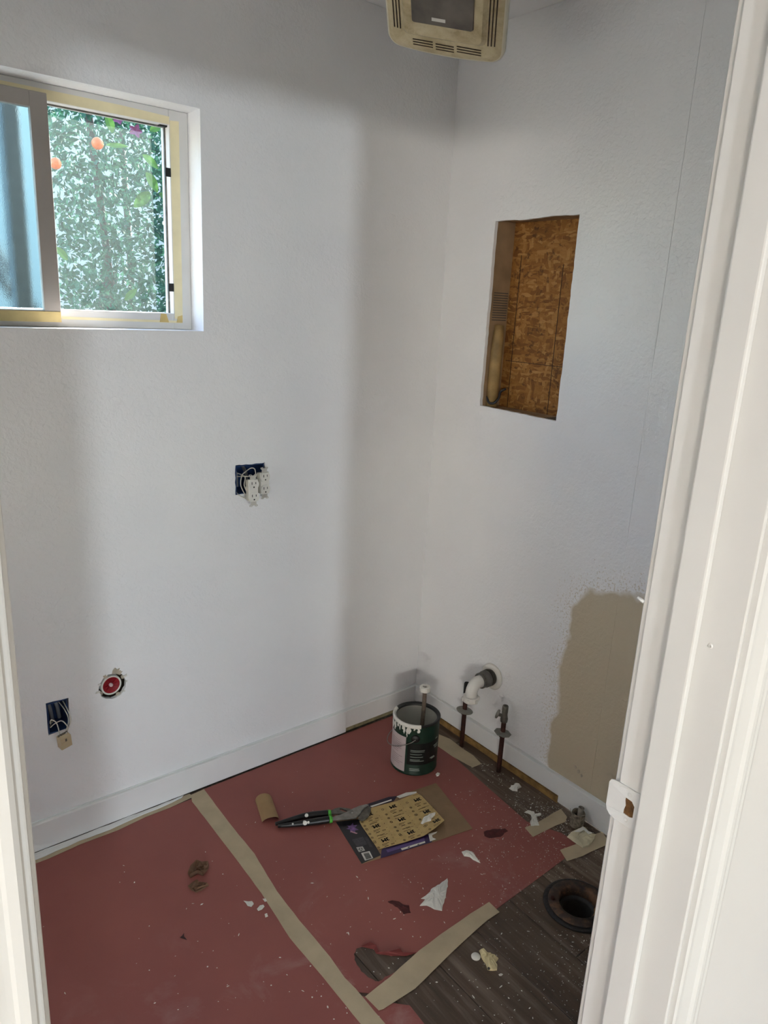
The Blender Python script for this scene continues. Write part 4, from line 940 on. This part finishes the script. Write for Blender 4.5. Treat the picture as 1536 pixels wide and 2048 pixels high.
# curled cardboard tube piece
P0, P1 = fl(527, 1599, ZP), fl(541, 1641, ZP)
ax = (P1 - P0); ln = ax.length; ax.normalize(); sd3 = V3((-ax.y, ax.x, 0))
bm = bmesh.new(); n = 16; wd, hh = .027, .022
A1 = []
for e, o in ((0, P0), (1, P1)):
    row = []
    for k in range(n+1):
        a = PI*k/n; row.append(o + sd3*(wd*math.cos(a)) + V3((0, 0, hh*math.sin(a)*(.65+.35*e) + .0004)) + ax*(.012*math.sin(a)*(1 if e else -1)))
    A1.append(row)
inn = [[p + V3((0, 0, -.0012)) - sd3*(.001*math.cos(PI*k/n)) for k, p in enumerate(row)] for row in A1]
for r_ in inn:
    for p in r_: p.z = max(p.z, ZP+.0002)
VV = [[bm.verts.new(p) for p in row] for row in A1 + inn]
for k in range(n):
    bm.faces.new([VV[0][k], VV[0][k+1], VV[1][k+1], VV[1][k]]); bm.faces.new([VV[2][k+1], VV[2][k], VV[3][k], VV[3][k+1]])
    bm.faces.new([VV[0][k+1], VV[0][k], VV[2][k], VV[2][k+1]]); bm.faces.new([VV[1][k], VV[1][k+1], VV[3][k+1], VV[3][k]])
for e in (0, n): bm.faces.new([VV[0][e], VV[1][e], VV[3][e], VV[2][e]])
tag(link('cardboard_tube', bm, M_CARDL, smooth=False), 'curled brown cardboard tube piece at the handle end of the pliers', 'cardboard')

# ------------------------------------------------------------------ pliers
def Q(x, y): return (500 + x*.16927, 1580 + y*.16927)
pl = thing('pliers', 'black handled tongue and groove pliers with green bands resting on the packet', 'pliers', fl(650, 1632, ZP))
def qz(x, y, z): return fl(*Q(x, y), z)
GR = pm('black_grip', '#101010', .4, 0, .2, 40, .2, 60)
zl = ZP + .0115
h1 = [qz(a, b, zl + d) for a, b, d in ((300, 402, 0), (450, 362, .0), (650, 308, .001), (850, 284, .002), (925, 278, .003))]
h2 = [qz(a, b, zl + d) for a, b, d in ((330, 425, 0), (500, 408, 0), (700, 382, .001), (880, 356, .002), (940, 347, .003))]
def grip(path):
    bm = bmesh.new(); L = bez(path, 16); m_ = len(L); tube(bm, L, [.0055 + .0055*min(1, (k/(m_-1))*1.6) for k in range(m_)], 12); return bm
g1 = link('grip', grip(h1), GR, pl, True); g2 = link('grip', grip(h2), GR, pl, True)
GN = pm('green_band', '#4fae3a', .45, 0, .08, 30)
for a, b in (((922, 277), (957, 274)), ((936, 348), (972, 344))):
    bm = bmesh.new(); tube(bm, [qz(*a, zl+.003), qz(*b, zl+.003)], [.0118, .0100], 14); link('green_band', bm, GN, pl, True)
def bar(name, pts, z, th, holes=(), mat=M_STEEL):
    bm = bmesh.new(); prism(bm, [[qz(a, b, z) for a, b in pts]] + [[qz(a, b, z) for a, b in h_] for h_ in holes], (0, 0, th)); return link(name, bm, mat, pl, bevel=.0008, seg=1)
zb = ZP + .0085
bar('slotted_arm', [(955, 262), (1010, 232), (1065, 220), (1180, 236), (1215, 262), (1180, 285), (1060, 300), (955, 297)], zb, .006, [[(1055, 240), (1075, 234), (1150, 262), (1140, 278), (1100, 270), (1062, 252)]], M_STEELD)
bar('jaw_arm', [(968, 332), (1080, 300), (1165, 262), (1195, 240), (1290, 200), (1372, 180), (1402, 186), (1392, 204), (1350, 222), (1318, 262), (1298, 300), (1250, 340), (1150, 352), (970, 366)], zb+.0062, .005)
bar('lower_jaw', [(1290, 300), (1325, 262), (1352, 240), (1395, 212), (1425, 220), (1428, 258), (1400, 320), (1360, 360), (1310, 372), (1278, 350)], zb-.0006, .007, (), M_STEELD)
bm = bmesh.new(); lathe(bm, [(0, .004), (.0045, .0036), (.006, .001), (.006, 0)], 16, Matrix.Translation(qz(1205, 262, zb+.0112))); link('pivot_bolt', bm, M_STEEL, pl, True)
for a, b, s in ((668, 300, .006), (650, 390, .007), (640, 375, .004), (690, 382, .004), (505, 400, .003)):
    bm = bmesh.new(); lathe(bm, [(0, .0014), (s*.7, .001), (s, 0)], 9, frame(qz(a, b, zl+.0113), CAM - qz(a, b, zl))); link('paint_spot', bm, M_FLAKE, g1)

# ------------------------------------------------------------------ fine debris: specks of paint and dust nobody could count
rr = random.Random(77); bm = bmesh.new()
def speck(p, s, el=1.0):
    a = rr.uniform(0, 2*PI); n = rr.choice((4, 5, 6)); L = []
    for k in range(n):
        q = 2*PI*k/n; r = s*rr.uniform(.55, 1.15); x, y = r*el*math.cos(q), r*math.sin(q); L.append(V3((p.x + x*math.cos(a) - y*math.sin(a), p.y + x*math.sin(a) + y*math.cos(a), p.z)))
    top = bm.verts.new((p.x, p.y, p.z + s*.35)); V = [bm.verts.new(q) for q in L]
    for k in range(n): bm.faces.new([V[k], V[(k+1) % n], top])
def inhole(p): return math.hypot(p.x-FC.x, p.y-FC.y) < .1
def zat(p): return ZP+.0001 if (p.x < -.16 and p.y > -.95) or p.x < -.97 else 0.0
for cx, cy, sx_, sy_, n, s0, s1 in ((-.28, -.75, .13, .15, 420, .0004, .0015), (-.10, -.82, .05, .09, 520, .0005, .0018), (-.50, -.75, .18, .14, 170, .0004, .0016), (-.60, -1.12, .13, .11, 150, .0005, .0017), (-.28, -.98, .14, .10, 380, .0003, .0011),
                               (-1.15, -.75, .25, .28, 110, .0007, .0024), (-.75, -.45, .22, .25, 60, .0006, .0018), (-.47, -1.22, .07, .06, 260, .0004, .0016), (-.07, -.55, .02, .15, 90, .0006, .0024), (-1.05, -1.05, .2, .12, 90, .0008, .0026)):
    for _ in range(n):
        p = V3((rr.gauss(cx, sx_), rr.gauss(cy, sy_), 0))
        if p.x > -.022 or p.y > -.02 or p.y < -1.53 or inhole(p) or (p-CC).length < .09: continue
        if -.72 < p.x < -.28 and -.69 < p.y < -.38: continue
        p.z = zat(p); speck(p, rr.uniform(s0, s1), rr.choice((1, 1, 1.2, 1.6, 3.2)))
o = tag(link('paint_debris', bm, M_FLAKE), 'white paint specks and dust scattered over the paper and floor', 'debris'); o['kind'] = 'stuff'

# ------------------------------------------------------------------ garden outside the window
struct('ground_outside', B((-8, 10, .16, 12, -.3, -.2)), pm('patio_concrete', '#8f8878', .9, 0, .12, 3))
struct('wall_neighbour', B((-8, 10, 5.0, 5.2, -.2, 4.2)), pm('neighbour_stucco', '#7f8782', .9, 0, .05, 4))  # one even grey-green stucco tone
tree = thing('citrus_tree', 'leafy green citrus tree filling the view outside the bathroom window', 'tree', (-.55, 1.9, -.2))
bm = bmesh.new(); tube(bm, bez([(-.35, 2.75, -.2), (-.37, 2.73, .4), (-.3, 2.75, 1.0), (-.25, 2.7, 1.7)], 16), [.06]*4 + [.05]*4 + [.045]*20 if False else .05, 12)
for e in ((-1.3, 1.5, 2.3), (.2, 1.5, 2.4), (-.6, 1.3, 2.6), (-.1, 2.2, 2.5), (-1.0, 2.1, 2.0)):
    tube(bm, bez([(-.3, 2.72, .9), ((e[0]-.3)/2, (e[1]+2.8)/2, 1.3), (e[0], e[1]+.6, e[2])], 12), .018, 7)
link('trunk', bm, pm('bark', '#2f271e', .9, 0, .3, 20), tree, True)
rr = random.Random(5)
def leaf(bm, p, d, up, L, W):
    d = d.normalized(); s = d.cross(up).normalized(); nn = s.cross(d)
    a = bm.verts.new(p); b = bm.verts.new(p + d*L*.45 + s*W + nn*W*.35); c = bm.verts.new(p + d*L); e = bm.verts.new(p + d*L*.45 - s*W + nn*W*.35); m = bm.verts.new(p + d*L*.5 - nn*W*.1)
    for f in ((a, b, m), (b, c, m), (c, e, m), (e, a, m)): bm.faces.new(f)
def rv(): return V3((rr.gauss(0, 1), rr.gauss(0, 1), rr.gauss(0, 1))).normalized()
bm = bmesh.new()
for _ in range(36000):
    y = rr.uniform(1.05, 2.6); k = (y+2.0)/2.0
    xc = -1.859 + (y+2.0)*.60; p = V3((xc + rr.uniform(-.85, .75)*k*.75, y, 1.85 + rr.uniform(-.75, .8)*k*.6))
    if p.x < -1.859 + (y+2.0)*.275: continue
    leaf(bm, p, rv() + V3((0, 0, -.25)), rv(), rr.uniform(.022, .05), rr.uniform(.006, .013))
fo = link('foliage', bm, M_LEAF, tree); fo['kind'] = 'stuff'
def big_leaf(bm, p, d, up, L, W):
    d = d.normalized(); s = d.cross(up).normalized(); nn = s.cross(d); rib = []; lf = []; rg = []
    for k in range(7):
        t_ = k/6; w_ = W*math.sin(PI*min(1, t_*.92+.04))**.8*(1-.25*t_); c = p + d*L*t_ - nn*L*.10*t_*t_
        rib.append(bm.verts.new(c)); lf.append(bm.verts.new(c + s*w_ + nn*w_*.3)); rg.append(bm.verts.new(c - s*w_ + nn*w_*.3))
    for k in range(6):
        bm.faces.new([rib[k], rib[k+1], lf[k+1], lf[k]]); bm.faces.new([rib[k+1], rib[k], rg[k], rg[k+1]])
for (px, py, L, W, dx, dz) in ((292, 345, .075, .022, .5, -.7), (300, 385, .08, .024, -.6, -.6), (318, 388, .07, .02, .8, -.3), (285, 310, .07, .018, .7, -.4), (225, 265, .06, .018, -.3, .8), (212, 290, .075, .010, 1, .1), (330, 275, .05, .016, .6, .7), (325, 290, .06, .015, .4, -.8), (262, 240, .06, .016, -.9, .2), (300, 262, .05, .015, .8, .5), (135, 520, .06, .015, -.5, .5), (250, 600, .06, .015, .6, .6)):
    bm = bmesh.new(); big_leaf(bm, bk(px, py, .82 + rr.uniform(-.06, .06)), V3((dx, rr.uniform(-.3, .3), dz)), V3((0, -1, .3)), L, W); link('leaf', bm, M_LEAF2, tree)
for k, (px, py, y, r) in enumerate(((195, 287, .95, .021), (111, 327, 1.0, .020))):
    c = bk(px, py, y); og = thing('orange', ('ripe orange beside a long leaf, the upper right one in the tree', 'ripe orange by the window stile, the lower left one in the tree')[k], 'orange', c - V3((0, 0, r)))
    bm = bmesh.new(); bmesh.ops.create_uvsphere(bm, u_segments=20, v_segments=12, radius=r, matrix=Matrix.Translation(c)); link('peel', bm, pm('orange_peel', '#c05c00', .5, 0, .08, 20, .3, 200), og, True)
    bm = bmesh.new(); tube(bm, [c + V3((0, 0, r*.9)), c + V3((.004, .004, r+.02))], .002, 6); link('stalk', bm, M_LEAF, og)
for k, (px, py) in enumerate(((270, 262), (235, 238))):
    c = bk(px, py, .9); fw = thing('bougainvillea_flower', ('pink flower hanging in the leaves nearest the window top right', 'pink flower half hidden at the window top edge')[k], 'flower', c)
    for q in range(5):
        a = q*1.26; bm = bmesh.new(); big_leaf(bm, c, V3((math.cos(a), -.3, math.sin(a)*.7)), V3((0, -1, 0)), .026-.006*k, .010); link('petal', bm, pm('pink_petal', '#6a2f5a', .6, 0, .1, 40), fw)
pq = bk(30, 400, .66).x
post = link('downspout', B((pq-.026, pq+.024, .63, .70, -.2, 3.0)), pm('grey_post', '#4a5254', .6), bevel=.006)
tag(post, 'grey square post seen blurred through the frosted pane', 'post')
